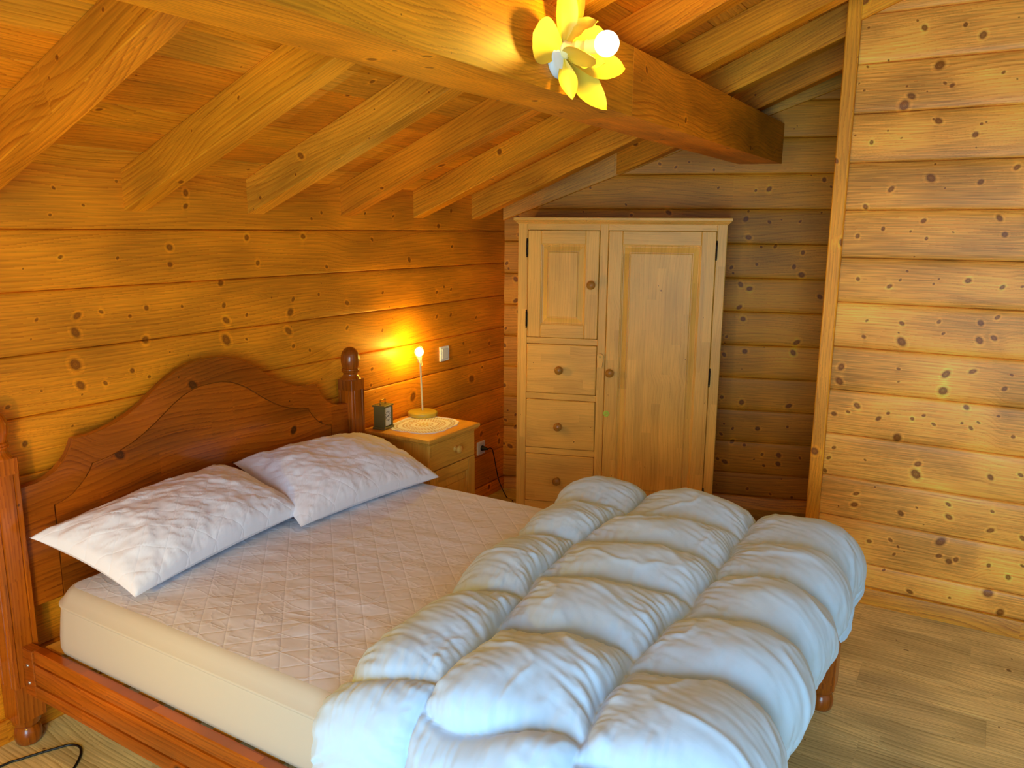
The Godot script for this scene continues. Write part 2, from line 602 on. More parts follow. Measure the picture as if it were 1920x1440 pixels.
# ---------------------------------------------------------------- materials
func make_materials() -> void:
	var rows_a := PackedFloat32Array()
	for q in [0.0468, 0.1672, 0.2847, 0.4047, 0.5227, 0.6363, 0.7553, 0.8758, 0.9924]:
		rows_a.append(q * EYE)
	var rows_c := PackedFloat32Array()
	for q in [0.0482, 0.113, 0.2334, 0.3468, 0.4648, 0.5848, 0.7006, 0.8185, 0.9336, 1.0544, 1.1715, 1.2904, 1.4086, 1.5232]:
		rows_c.append(q * EYE)
	var rows_b := PackedFloat32Array()
	for k in 14:
		rows_b.append((0.0476 if k == 0 else 0.1334 + 0.1174 * (k - 1)) * EYE)
	var lam := PackedFloat32Array()
	for k in 32:
		lam.append(k * 0.046)
	var lam_wide := PackedFloat32Array()
	for k in 11:
		lam_wide.append(k * 0.095)
	var strips := PackedFloat32Array()
	for k in 10:
		strips.append(k * 0.102)
	var light := Color(0.90, 0.62, 0.17)
	var dark := Color(0.72, 0.42, 0.07)
	var core := Color(0.42, 0.21, 0.04)
	var ta := pine(1536, 896, 480.0, 11, light, dark, 5.5, 26.0, 0.75, 0.035, rows_a, 0.0, KNOTS_A, 40, 0.004, Color(0.45, 0.26, 0.06))
	var tb := pine(640, 1248, 480.0, 23, light, dark, 5.5, 22.0, 0.8, 0.05, rows_b, 0.0, KNOTS_B, 20, 0.004, core)
	var tc := pine(576, 1296, 480.0, 37, Color(0.95, 0.645, 0.27), Color(0.80, 0.455, 0.13), 5.0, 22.0, 0.7, 0.045, rows_c, 0.0, KNOTS_C, 14, 0.004, core, 1.5)
	var tt := pine(2048, 512, 500.0, 41, light, dark, 7.0, 34.0, 1.1, 0.05, strips, 0.0, [], 60, 0.014, core)
	var tl := pine(1024, 1024, 700.0, 53, Color(0.92, 0.68, 0.30), Color(0.82, 0.56, 0.22), 9.0, 18.0, 0.7, 0.032, lam, 0.5, [], 16, 0.004, Color(0.42, 0.24, 0.09), 0.4)
	var th := pine(1024, 512, 500.0, 61, Color(0.68, 0.36, 0.08), Color(0.50, 0.22, 0.03), 8.0, 26.0, 0.9, 0.07, lam_wide, 0.9, [], 34, 0.016, Color(0.16, 0.06, 0.02))
	var tf := pine(2048, 512, 500.0, 71, Color(0.90, 0.81, 0.56), Color(0.66, 0.55, 0.32), 7.0, 22.0, 1.0, 0.05, strips, 1.3, [], 36, 0.008)
	M.wall_a = stained(ta, Color(1.0, 0.88, 0.6), 0.48, 0.03)
	M.wall_b = stained(tb, Color(0.95, 0.88, 0.80), 0.48, 0.03)
	M.wall_b.metallic_specular = 0.33
	M.wall_c = stained(tc, Color(1, 1, 1), 0.38, 0.03)
	M.wall_c.metallic_specular = 0.30
	M.timber = stained(tt, Color(1.0, 0.92, 0.65), 0.45, 0.0)
	M.timber_pale = stained(tt, Color(1.0, 0.95, 0.82), 0.45, 0.0)
	M.timber_red = stained(tt, Color(1.0, 0.87, 0.6), 0.45, 0.0)
	M.lamella = stained(tl, Color(1, 1, 1), 0.38, 0.0)
	M.lamella.metallic_specular = 0.33
	M.lamella_gold = stained(tl, Color(0.97, 0.93, 0.80), 0.38, 0.0)
	M.knob = stained(tl, Color(0.72, 0.66, 0.58), 0.3, 0.0)
	M.bed = stained(th, Color(0.97, 0.91, 0.76), 0.28, 0.0, 0.5)
	M.floor = stained(tf, Color(1, 1, 1), 0.38, 0.0)
	M.plaster = plain(Color(0.90, 0.90, 0.90), 0.9)
	M.dark = plain(Color(0.13, 0.08, 0.04), 0.9)
	var q1 := quilt(1024, 10.0, 55.0, 5)
	var q3 := quilt(1024, 8.0, 5.0, 15)
	var q2 := quilt(1024, 0.0, 20.0, 9)
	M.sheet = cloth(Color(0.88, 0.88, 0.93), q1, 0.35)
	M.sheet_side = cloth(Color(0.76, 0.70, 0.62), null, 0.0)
	M.pillow = cloth(Color(0.90, 0.88, 0.91), q3, 0.3)
	M.duvet = cloth(Color(0.76, 0.84, 0.92), q2, 0.10)
	M.white = plain(Color(0.90, 0.88, 0.84), 0.35)
	M.white_dim = plain(Color(0.80, 0.79, 0.76), 0.4)
	M.black = plain(Color(0.03, 0.03, 0.03), 0.45)
	M.brass = plain(Color(0.62, 0.45, 0.20), 0.3, 0.9)
	M.bronze = plain(Color(0.16, 0.11, 0.07), 0.35, 0.8)
	M.chrome = plain(Color(0.75, 0.72, 0.68), 0.25, 0.9)
	M.mustard = plain(Color(0.80, 0.68, 0.22), 0.4)
	M.cream = plain(Color(0.93, 0.87, 0.62), 0.45)
	M.petal = plain(Color(0.90, 0.76, 0.22), 0.5)
	M.petal.backlight_enabled = true
	M.petal.backlight = Color(0.30, 0.28, 0.12)
	M.rosette = plain(Color(0.86, 0.88, 0.88), 0.4)
	M.bulb = glowing(Color(1.0, 0.93, 0.76), 5.0)
	M.bulb_warm = glowing(Color(1.0, 0.86, 0.50), 6.0)
	M.clock = plain(Color(0.46, 0.42, 0.22), 0.4, 0.2)
	M.dial = plain(Color(0.85, 0.87, 0.82), 0.4)
	M.flower = plain(Color(0.72, 0.80, 0.18), 0.4)
	M.frame = plain(Color(0.85, 0.83, 0.80), 0.4)
	M.glass = plain(Color(1, 1, 1, 0.06), 0.03)
	M.glass.transparency = BaseMaterial3D.TRANSPARENCY_ALPHA
	M.lace = plain(Color(0.93, 0.90, 0.92), 0.85)
	M.lace.albedo_texture = lace(512)
	M.lace.transparency = BaseMaterial3D.TRANSPARENCY_ALPHA_SCISSOR
	M.lace.alpha_scissor_threshold = 0.5
	M.lace_hem = plain(Color(0.93, 0.90, 0.92), 0.85)


# ---------------------------------------------------------------- the room
func ceiling_at(z: float) -> float:
	return EAVE + SLOPE * (z - WALL_Z) if z < RIDGE_Z else EAVE + SLOPE * (2.0 * RIDGE_Z - z - WALL_Z)


func crown(h: float) -> PackedVector2Array:        # the face of a log-style board: rounded edges, slightly full
	var p := PackedVector2Array([Vector2(0.0, -0.014), Vector2(0.001, -0.006), Vector2(0.0035, -0.0022), Vector2(0.008, -0.0004)])
	for k in range(1, 6):
		var a := h * k / 6.0
		p.append(Vector2(a, 0.0022 * (1.0 - pow((a - h * 0.5) / (h * 0.5), 2.0))))
	p.append_array(PackedVector2Array([Vector2(h - 0.008, -0.0004), Vector2(h - 0.0035, -0.0022), Vector2(h - 0.001, -0.006), Vector2(h, -0.014)]))
	return p


func cladding(parent: Node3D, mat: Material, heights: Array, origin: Vector3, along: Vector3, out: Vector3, mode: int, length: float, tex: Vector2, u_start: float) -> void:
	for k in heights.size() - 1:
		var y0: float = heights[k]
		var y1: float = heights[k + 1]
		var s0 := REAR_X
		if mode == 1:        # end wall: stops under the roof slope
			s0 = maxf(0.0, (y0 - EAVE - 0.02) / (SLOPE * cos(SKEW)))
		elif mode == 2:      # partition
			s0 = maxf(-0.57, (y0 - EAVE - 0.02) / SLOPE + WALL_Z)
		if s0 >= length - 0.05:
			continue
		var mb := MB.new()
		mb.us = Vector2(1.0 / tex.x, -1.0 / tex.y)
		mb.sweep(crown(y1 - y0), origin + along * s0 + Vector3(0, y0, 0), along * (length - s0), Vector3.UP, out, false, (s0 - u_start) / tex.x, (tex.y - y0) / tex.y)
		part("board", mb, mat, parent)


func backing(parent: Node3D, c: Vector3, size: Vector3) -> void:
	var mb := MB.new()
	mb.box(c, size, 0.0)
	part("core", mb, M.dark, parent)


func skirting(called: String, label: String, p0: Vector3, along: Vector3, out: Vector3, h: float, m: Material) -> void:
	var mb := wood(MB.new(), 4.096, 1.024)
	mb.sweep(PackedVector2Array([Vector2(0, 0), Vector2(0, 0.012), Vector2(h - 0.008, 0.012), Vector2(h - 0.003, 0.0105), Vector2(h, 0.007), Vector2(h, 0)]), p0, along, Vector3.UP, out, false, mb.uo.x, mb.uo.y)
	var o := single(called, mb, m, label, "skirting board")
	o.set_meta("kind", "structure")


func build_room() -> void:
	var hs := []
	# headboard wall
	var wl := structure("wall_left", "long honey-coloured pine board wall behind the headboard and bedside cabinet", "wall")
	for q in [0.0, 0.0468, 0.1672, 0.2847, 0.4047, 0.5227, 0.6363, 0.7553, 0.8758, 0.9924, 1.135]:
		hs.append(q * EYE)
	cladding(wl, M.wall_a, hs, Vector3(0, 0, WALL_Z), Vector3.RIGHT, Vector3.BACK, 0, 4.2, Vector2(3.2, 1.8667), 0.95)
	backing(wl, Vector3(1.3, 0.95, WALL_Z - 0.075), Vector3(6.2, 2.0, 0.12))
	skirting("baseboard_left", "low pine skirting board along the wall behind the bed", Vector3(REAR_X, 0, WALL_Z), Vector3(5.88, 0, 0), Vector3.BACK, 0.077, M.timber_red)
	# end wall, in its own turned frame: x along the wall from the corner, z out of the wall
	var bx := Vector3(sin(SKEW), 0, cos(SKEW))
	var bz := Vector3(-cos(SKEW), 0, sin(SKEW))
	var wb := structure("wall_back", "pine board end wall in shade behind the wardrobe", "wall", CORNER, Basis(bx, Vector3.UP, bz))
	hs = [0.0, 0.0476 * EYE]
	for k in 15:
		hs.append((0.1334 + 0.1174 * k) * EYE)
	cladding(wb, M.wall_b, hs, Vector3.ZERO, Vector3.RIGHT, Vector3.BACK, 1, 5.44, Vector2(1.3333, 2.6), 0.0)
	backing(wb, Vector3(2.6, 1.5, -0.08), Vector3(5.9, 3.2, 0.13))
	var mbb := wood(MB.new(), 4.096, 1.024)
	mbb.sweep(PackedVector2Array([Vector2(0, 0), Vector2(0, 0.012), Vector2(0.070, 0.012), Vector2(0.076, 0.009), Vector2(0.077, 0.003), Vector2(0.077, 0)]), Vector3.ZERO, Vector3(5.4, 0, 0), Vector3.UP, Vector3.BACK, false, mbb.uo.x, mbb.uo.y)
	var bb := single("baseboard_back", mbb, M.timber_pale, "low pale pine skirting board along the end wall behind the wardrobe", "skirting board", CORNER)
	bb.basis = Basis(bx, Vector3.UP, bz)
	bb.set_meta("kind", "structure")
	# partition
	var wc := structure("wall_right", "bright pine board partition wall right of the narrow corner post", "wall")
	hs = []
	for q in [0.0, 0.0482, 0.113, 0.2334, 0.3468, 0.4648, 0.5848, 0.7006, 0.8185, 0.9336, 1.0544, 1.1715, 1.2904, 1.4086, 1.5232, 1.641, 1.759, 1.877, 2.0]:
		hs.append(q * EYE)
	cladding(wc, M.wall_c, hs, Vector3(PART_X, 0, 0), Vector3.BACK, Vector3.LEFT, 2, SIDE_Z, Vector2(1.2, 2.7), -0.6)
	backing(wc, Vector3(PART_X + 0.065, 1.3, 1.02), Vector3(0.1, 2.6, 3.16))
	skirting("baseboard_right", "low pine skirting board along the bright partition wall", Vector3(PART_X, 0, -0.57), Vector3(0, 0, SIDE_Z + 0.57), Vector3.LEFT, 0.079, M.timber_pale)
	var mb := wood(MB.new(), 4.096, 1.024)
	mb.box(Vector3(PART_X + 0.045, 1.32, -0.597), Vector3(0.14, 2.64, 0.056), 0.004, 1)
	var o := single("trim_1", mb, M.timber_pale, "narrow upright pine corner post edging the partition wall", "corner post")
	o.set_meta("kind", "structure")
	# roof edge boards: on the end wall (two lengths) and on top of the partition
	var slope_dir := Vector3(0, 0, 0)
	var drop := 0.138
	for q in [[0.0, 0.66, "sloping pine edge board at the low end of the end wall, above the wardrobe", "trim_2"], [0.60, 2.6, "sloping pine edge board high on the end wall behind the roof beam end", "trim_3"]]:
		var sl := SLOPE * cos(SKEW)
		var t0: float = q[0]
		var t1: float = q[1]
		mb = wood(MB.new(), 4.096, 1.024)
		var thick: float = 0.035 if t0 == 0.0 else 0.03
		mb.sweep(PackedVector2Array([Vector2(0.0, 0.0), Vector2(0.0, thick - 0.003), Vector2(0.003, thick), Vector2(drop + 0.02, thick), Vector2(drop + 0.02, 0.0)]), CORNER + bx * t0 + Vector3(0, EAVE - drop + sl * t0, 0), bx * (t1 - t0) + Vector3(0, sl * (t1 - t0), 0), Vector3.UP, bz, false, mb.uo.x, mb.uo.y)
		o = single(q[3], mb, M.timber_pale, q[2], "edge board")
		o.set_meta("kind", "structure")
	mb = wood(MB.new(), 4.096, 1.024)
	mb.sweep(PackedVector2Array([Vector2(0.0, 0.0), Vector2(0.0, 0.015), Vector2(0.003, 0.018), Vector2(0.15, 0.018), Vector2(0.15, 0.0)]), Vector3(PART_X, ceiling_at(-0.569) - 0.15, -0.569), Vector3(0, SLOPE * 1.75, 1.75), Vector3.UP, Vector3.LEFT, false, mb.uo.x, mb.uo.y)
	o = single("trim_4", mb, M.timber_pale, "sloping pine edge board topping the partition wall in the upper right corner", "edge board")
	o.set_meta("kind", "structure")
	# wall behind the viewer, with the glazed double door that lets the daylight in
	var wr := structure("wall_rear", "white plastered wall behind the viewer with the glazed door opening", "wall")
	var door0 := -0.70
	var door1 := 1.10
	for seg in [[WALL_Z, door0, 0.0, 3.3], [door1, SIDE_Z, 0.0, 3.3], [door0, door1, 2.08, 3.4]]:
		mb = wood(MB.new(), 4.096, 1.024)
		var z0: float = seg[0]
		var z1: float = seg[1]
		var y0: float = seg[2]
		var y1: float = minf(seg[3], ceiling_at(z1 if z0 < 0.0 and z1 < 0.0 else z0) + 0.3)
		mb.box(Vector3(REAR_X - 0.06, (y0 + y1) * 0.5, (z0 + z1) * 0.5), Vector3(0.12, y1 - y0, z1 - z0), 0.002, 2)
		part("panel", mb, M.plaster, wr)
	var wd := structure("window_1", "tall glazed balcony door behind the viewer letting in cool daylight", "window")
	for leaf in 2:
		var za := door0 + 0.9 * leaf
		mb = MB.new()
		for sd in [0.035, 0.865]:
			mb.box(Vector3(REAR_X - 0.06, 1.04, za + sd), Vector3(0.05, 2.08, 0.07), 0.004, 1)
		for yy in [0.05, 2.03]:
			mb.box(Vector3(REAR_X - 0.06, yy, za + 0.45), Vector3(0.05, 0.1, 0.78), 0.004, 2)
		part("frame", mb, M.frame, wd)
		mb = MB.new()
		mb.box(Vector3(REAR_X - 0.06, 1.04, za + 0.45), Vector3(0.006, 1.9, 0.77), 0.0)
		part("pane", mb, M.glass, wd)
	# far side wall
	var ws := structure("wall_side", "white plastered wall on the far side of the room", "wall")
	mb = wood(MB.new(), 4.096, 1.024)
	mb.box(Vector3(2.1, 1.45, SIDE_Z + 0.06), Vector3(7.8, 2.9, 0.12), 0.0)
	part("panel", mb, M.plaster, ws)
	# floor: laminate planks running away from the headboard wall
	var fl := structure("floor", "light golden wood-look plank floor right of the bed", "floor")
	var k := 0
	var fx := 3.32 - 0.18 * 28
	while fx < 5.9:
		var z := -2.6 + fposmod(0.08 + 2.6 - 0.42 * float(k) + 0.42 * 28.0, 1.2) - 1.2
		while z < SIDE_Z:
			var za := maxf(z, -2.6)
			var zb := minf(z + 1.2, SIDE_Z)
			if zb - za > 0.02 and fx + 0.18 > REAR_X - 0.05:
				mb = wood(MB.new(), 4.096, 1.024)
				mb.box(Vector3(fx + 0.09, -0.006, (za + zb) * 0.5), Vector3(0.18, 0.012, zb - za), 0.0007, 2)
				part("plank", mb, M.floor, fl)
			z += 1.2
		fx += 0.18
		k += 1
	mb = MB.new()
	mb.box(Vector3(2.1, -0.07, 0.0), Vector3(8.4, 0.116, 5.6), 0.0)
	part("slab", mb, M.dark, fl)
	# ceiling boards on the rafters
	var ce := structure("ceiling", "sloping pine board ceiling over the rafters", "ceiling")
	var dir := Vector3(0, sin(PITCH), cos(PITCH))
	var up := Vector3(0, cos(PITCH), -sin(PITCH))
	var run := 0.0
	var total := (RIDGE_Z - WALL_Z) / cos(PITCH)
	while run < total:
		var w := 0.137
		mb = wood(MB.new(), 4.096, 1.024)
		mb.xf = Transform3D(Basis(Vector3.RIGHT, up, dir), Vector3(0, EAVE, WALL_Z))
		mb.box(Vector3(2.1, 0.011, run + w * 0.5), Vector3(7.9, 0.022, w - 0.0012), 0.0025, 0)
		part("plank", mb, [M.timber, M.timber_pale, M.timber_red][rng.randi() % 3], ce)
		run += w
	mb = MB.new()
	mb.xf = Transform3D(Basis(Vector3.RIGHT, up, dir), Vector3(0, EAVE, WALL_Z))
	mb.box(Vector3(2.1, 0.085, total * 0.5), Vector3(8.4, 0.12, total + 0.5), 0.0)
	part("deck", mb, M.dark, ce)
	mb = wood(MB.new(), 4.096, 1.024)
	var down := Vector3(0, -sin(PITCH), cos(PITCH))
	mb.xf = Transform3D(Basis(Vector3.RIGHT, Vector3(0, cos(PITCH), sin(PITCH)), down), Vector3(0, ceiling_at(RIDGE_Z), RIDGE_Z))
	mb.box(Vector3(2.1, 0.06, 0.8), Vector3(8.4, 0.12, 1.75), 0.0)
	part("far_slope", mb, M.plaster, ce)
	# rafters
	var names := ["roof rafter cut off by the picture's top left corner", "wide pale-edged rafter second from the left, over the headboard hump", "roof rafter third from the left, above the headboard's right shoulder", "roof rafter fourth from the left, meeting the wall above the bedside lamp", "roof rafter fifth from the left, meeting the wall above the bedside cabinet", "roof rafter sixth from the left, meeting the wall beside the wardrobe"]
	for q in range(-2, 6):
		var x := 1.694 + 0.534 * q
		var zs := WALL_Z - 0.05
		if q >= 5:
			zs = (x + 0.083 - CORNER.x) / tan(SKEW) + CORNER.z - 0.24
		var label := "roof rafter left of the picture edge, nearest the viewer, not in view"
		if q >= -1 and q <= 4:
			label = names[q + 1]
		elif q == 5:
			label = "short roof rafter starting from the end wall above the wardrobe"
		var t := thing("rafter", label, "rafter", Vector3(x + 0.0415, EAVE + SLOPE * (zs - WALL_Z), zs), Basis(), "roof rafters")
		mb = wood(MB.new(), 4.096, 1.024)
		mb.xf = Transform3D(Basis(Vector3.RIGHT, up, dir), Vector3.ZERO)
		var len := (RIDGE_Z - zs) / cos(PITCH)
		mb.box(Vector3(0, -0.064, len * 0.5), Vector3(0.083, 0.128, len), 0.003, 2)
		part("timber", mb, [M.timber, M.timber_pale, M.timber_red][(q + 9) % 3], t)
	# purlin beam, finger-jointed out of two lengths
	var bm := thing("roof_beam", "massive square pine roof beam crossing the ceiling and carrying the flower lamp", "beam", Vector3(2.533, 2.017, -1.185))
	mb = wood(MB.new(), 3.0, 0.8)
	mb.box(Vector3((REAR_X - 2.533) * 0.5, 0.107, 0), Vector3(2.533 - REAR_X, 0.214, 0.22), 0.0008, 0)
	part("timber", mb, M.timber, bm)
	mb = wood(MB.new(), 3.0, 0.8)
	mb.box(Vector3(1.1, 0.107, 0), Vector3(2.2, 0.214, 0.22), 0.0008, 0)
	part("timber", mb, M.timber_red, bm)


# ---------------------------------------------------------------- bed and bedding
func bed_post(parent: Node3D, x: float, z: float, top: float, tall: bool) -> void:
	var mb := wood(MB.new(), 2.05, 1.02)
	var h := 0.044
	var prof := PackedVector2Array()
	for k in 4:                      # four faces, each with a flute near either edge
		var a := Vector2(1, 0).rotated(k * PI / 2.0)
		var b := Vector2(0, 1).rotated(k * PI / 2.0)
		for q in [[-0.040, 0.0], [-0.029, 0.0], [-0.026, -0.0045], [-0.023, 0.0], [0.023, 0.0], [0.026, -0.0045], [0.029, 0.0], [0.040, 0.0]]:
			prof.append(a * (h + q[1]) + b * q[0])
	var squ := PackedVector2Array()
	for k in 4:
		var a := Vector2(1, 0).rotated(k * PI / 2.0)
		var b := Vector2(0, 1).rotated(k * PI / 2.0)
		squ.append(a * h - b * 0.041)
		squ.append(a * h + b * 0.041)
	var y0 := 0.095
	mb.sweep(squ, Vector3(x, y0, z), Vector3(0, 0.12, 0), Vector3.RIGHT, Vector3.BACK, true, mb.uo.x, mb.uo.y)
	mb.sweep(prof, Vector3(x, y0 + 0.12, z), Vector3(0, top - 0.05 - y0 - 0.12, 0), Vector3.RIGHT, Vector3.BACK, true, mb.uo.x, mb.uo.y)
	mb.sweep(squ, Vector3(x, top - 0.05, z), Vector3(0, 0.05, 0), Vector3.RIGHT, Vector3.BACK, true, mb.uo.x, mb.uo.y)
	var p := part("bed_post", mb, M.bed, parent)
	mb = wood(MB.new(), 2.05, 1.02)
	mb.xf.origin = Vector3(x, 0, z)
	mb.lathe(PackedVector2Array([Vector2(0.0, 0.0), Vector2(0.030, 0.0), Vector2(0.036, 0.006), Vector2(0.040, 0.022), Vector2(0.040, 0.040), Vector2(0.036, 0.056), Vector2(0.031, 0.062), Vector2(0.035, 0.068), Vector2(0.041, 0.076), Vector2(0.043, 0.097)]), 28)
	part("foot", mb, M.bed, p)
	if tall:
		mb = wood(MB.new(), 2.05, 1.02)
		mb.xf.origin = Vector3(x, top, z)
		mb.lathe(PackedVector2Array([Vector2(0.047, -0.002), Vector2(0.0465, 0.003), Vector2(0.040, 0.009), Vector2(0.035, 0.017), Vector2(0.033, 0.024), Vector2(0.036, 0.030), Vector2(0.042, 0.034), Vector2(0.0425, 0.038), Vector2(0.039, 0.041), Vector2(0.041, 0.045), Vector2(0.0395, 0.049), Vector2(0.036, 0.051), Vector2(0.0395, 0.062), Vector2(0.0430, 0.078), Vector2(0.0438, 0.094), Vector2(0.0418, 0.112), Vector2(0.0355, 0.129), Vector2(0.025, 0.142), Vector2(0.012, 0.149), Vector2(0.0, 0.1505)]), 32)
		part("finial", mb, M.bed, p)


func side_rail(parent: Node3D, x: float, s: float) -> void:     # s = -1: outer face looks to the left
	var mb := wood(MB.new(), 2.05, 1.02)
	var prof := PackedVector2Array([Vector2(0.190, -0.028), Vector2(0.190, 0.004), Vector2(0.193, 0.007), Vector2(0.229, 0.007), Vector2(0.232, 0.005), Vector2(0.2335, -0.002), Vector2(0.236, -0.002), Vector2(0.238, 0.0035), Vector2(0.300, 0.0035), Vector2(0.303, 0.0015), Vector2(0.3045, -0.0055), Vector2(0.307, -0.0055), Vector2(0.309, 0.0), Vector2(0.347, 0.0), Vector2(0.350, -0.003), Vector2(0.350, -0.028)])
	mb.sweep(prof, Vector3(x, 0, -2.43), Vector3(0, 0, 2.022), Vector3.UP, Vector3(s, 0, 0), false, mb.uo.x, mb.uo.y)
	mb.box(Vector3(x - s * 0.0105, 0.27, -2.4585), Vector3(0.035, 0.16, 0.057), 0.002, 2)
	mb.box(Vector3(x - s * 0.030, 0.27, -1.42), Vector3(0.01, 0.156, 2.0), 0.001, 2)
	var o := part("side_rail", mb, M.bed, parent)
	for y in [0.295, 0.235]:
		var b := MB.new()
		b.xf = Transform3D(Basis(Vector3(0, 0, 1), Vector3(s, 0, 0), Vector3(0, 1, 0)), Vector3(x + s * 0.007, y, -2.462))
		b.lathe(PackedVector2Array([Vector2(0.0065, -0.002), Vector2(0.0065, 0.001), Vector2(0.005, 0.003), Vector2(0.0, 0.0035)]), 12)
		part("bolt", b, M.chrome, o)


func half_to_full(half: Array, cx: float) -> PackedVector2Array:
	var out := PackedVector2Array()
	for i in range(half.size() - 1, -1, -1):
		out.append(Vector2(cx - half[i].x, half[i].y))
	for i in half.size():
		if half[i].x > 0.0:
			out.append(Vector2(cx + half[i].x, half[i].y))
	return out


func build_bed() -> void:
	var cx := 1.9515
	var bed := thing("bed", "stained red-brown pine double bed frame with a curved headboard and turned posts", "bed", Vector3(cx, 0, -1.45))
	var off := Vector3(-cx, 0, 1.45)
	# headboard: a sheet, a raised border along the curve and a raised field, with the carved line between them
	var outer := [Vector2(0, 1.156), Vector2(0.05, 1.154), Vector2(0.10, 1.145), Vector2(0.15, 1.128), Vector2(0.20, 1.103), Vector2(0.25, 1.070), Vector2(0.30, 1.034), Vector2(0.35, 1.008), Vector2(0.40, 0.988), Vector2(0.45, 0.974), Vector2(0.50, 0.966), Vector2(0.548, 0.966), Vector2(0.556, 0.945), Vector2(0.571, 0.918), Vector2(0.590, 0.896), Vector2(0.615, 0.875), Vector2(0.645, 0.859), Vector2(0.680, 0.850), Vector2(0.7387, 0.845), Vector2(0.7387, 0.45)]
	var inner := [Vector2(0, 1.064), Vector2(0.05, 1.062), Vector2(0.09, 1.053), Vector2(0.13, 1.037), Vector2(0.17, 1.015), Vector2(0.21, 0.988), Vector2(0.25, 0.960), Vector2(0.30, 0.930), Vector2(0.345, 0.908), Vector2(0.39, 0.892), Vector2(0.44, 0.879), Vector2(0.493, 0.872), Vector2(0.505, 0.850), Vector2(0.522, 0.828), Vector2(0.542, 0.808), Vector2(0.567, 0.788), Vector2(0.598, 0.774), Vector2(0.632, 0.766), Vector2(0.632, 0.62), Vector2(0.632, 0.45)]
	var zc := 1.45 - 2.531
	var po := half_to_full(outer, 0.0)
	var pi_ := half_to_full(inner, 0.0)
	var mb := wood(MB.new(), 2.05, 1.02)
	mb.slab(po, zc - 0.014, zc + 0.008)
	var board := part("headboard", mb, M.bed, bed)
	mb = wood(MB.new(), 2.05, 1.02)
	var m := po.size()
	for i in m - 1:
		var q := PackedVector2Array([po[i], po[i + 1], pi_[i + 1], pi_[i]])
		var ids := []
		for p in q:
			ids.append(mb.vert(Vector3(p.x, p.y, zc + 0.014), Vector3.BACK, mb.map(Vector3(p.x, p.y, 0), 2, 0)))
		mb.quad(ids[0], ids[1], ids[2], ids[3])
		for e in [[po[i], po[i + 1], 1.0], [pi_[i], pi_[i + 1], -1.0]]:
			var a: Vector2 = e[0]
			var b: Vector2 = e[1]
			var d := b - a
			var nn := Vector3(-d.y, d.x, 0).normalized() * float(e[2])
			var w := []
			for c in [Vector3(a.x, a.y, zc + 0.008), Vector3(b.x, b.y, zc + 0.008), Vector3(b.x, b.y, zc + 0.014), Vector3(a.x, a.y, zc + 0.014)]:
				w.append(mb.vert(c, nn, mb.map(c, 1, 0)))
			mb.quad(w[0], w[1], w[2], w[3])
	part("raised_border", mb, M.bed, board)
	mb = wood(MB.new(), 2.05, 1.02)
	var field := Geometry2D.offset_polygon(pi_, -0.004)
	mb.slab(field[0], zc + 0.006, zc + 0.014)
	part("raised_field", mb, M.bed, board)
	for q in [[-0.7825, -1.081, 0.955, true], [0.7825, -1.081, 0.955, true], [-0.7825, 1.086, 0.47, false], [0.7825, 1.086, 0.47, false]]:
		bed_post(bed, q[0], q[1], q[2], q[3])
	# rails are drawn in room coordinates, then moved into the bed's own
	for s in [-1.0, 1.0]:
		var before := bed.get_child_count()
		side_rail(bed, cx + s * 0.7865, s)
		var rail := bed.get_child(before) as Node3D
		rail.position = off
	mb = wood(MB.new(), 2.05, 1.02)
	mb.box(Vector3(0, 0.30, 1.086), Vector3(1.48, 0.20, 0.032), 0.004, 0)
	part("foot_rail", mb, M.bed, bed)
	for k in 13:
		mb = wood(MB.new(), 1.46, 1.46)
		mb.box(Vector3(0, 0.326, -0.96 + k * 0.16), Vector3(1.48, 0.02, 0.09), 0.002, 0)
		part("slat", mb, M.lamella, bed)


func ring_wall(mb: MB, levels: Array, hx: float, hz: float, rad: float) -> void:
	var per := []
	for l in levels:
		var inset: float = l[0]
		var pts := PackedVector3Array()
		for q in 4:
			var sx: float = [1.0, -1.0, -1.0, 1.0][q]
			var sz: float = [1.0, 1.0, -1.0, -1.0][q]
			for k in 9:
				var a := PI / 2.0 * q + PI / 2.0 * k / 8.0
				pts.append(Vector3(sx * (hx - rad) + cos(a) * (rad - inset), l[1], sz * (hz - rad) + sin(a) * (rad - inset)))
		pts.append(pts[0])
		per.append(pts)
	var cols: int = per[0].size()
	var all := PackedVector3Array()
	var uvs := PackedVector2Array()
	for j in per.size():
		all.append_array(per[j])
		for i in cols:
			uvs.append(Vector2(per[j][i].x + per[j][i].z, per[j][i].y))
	mb.grid(all, cols, per.size(), uvs, Vector3.ZERO, true)


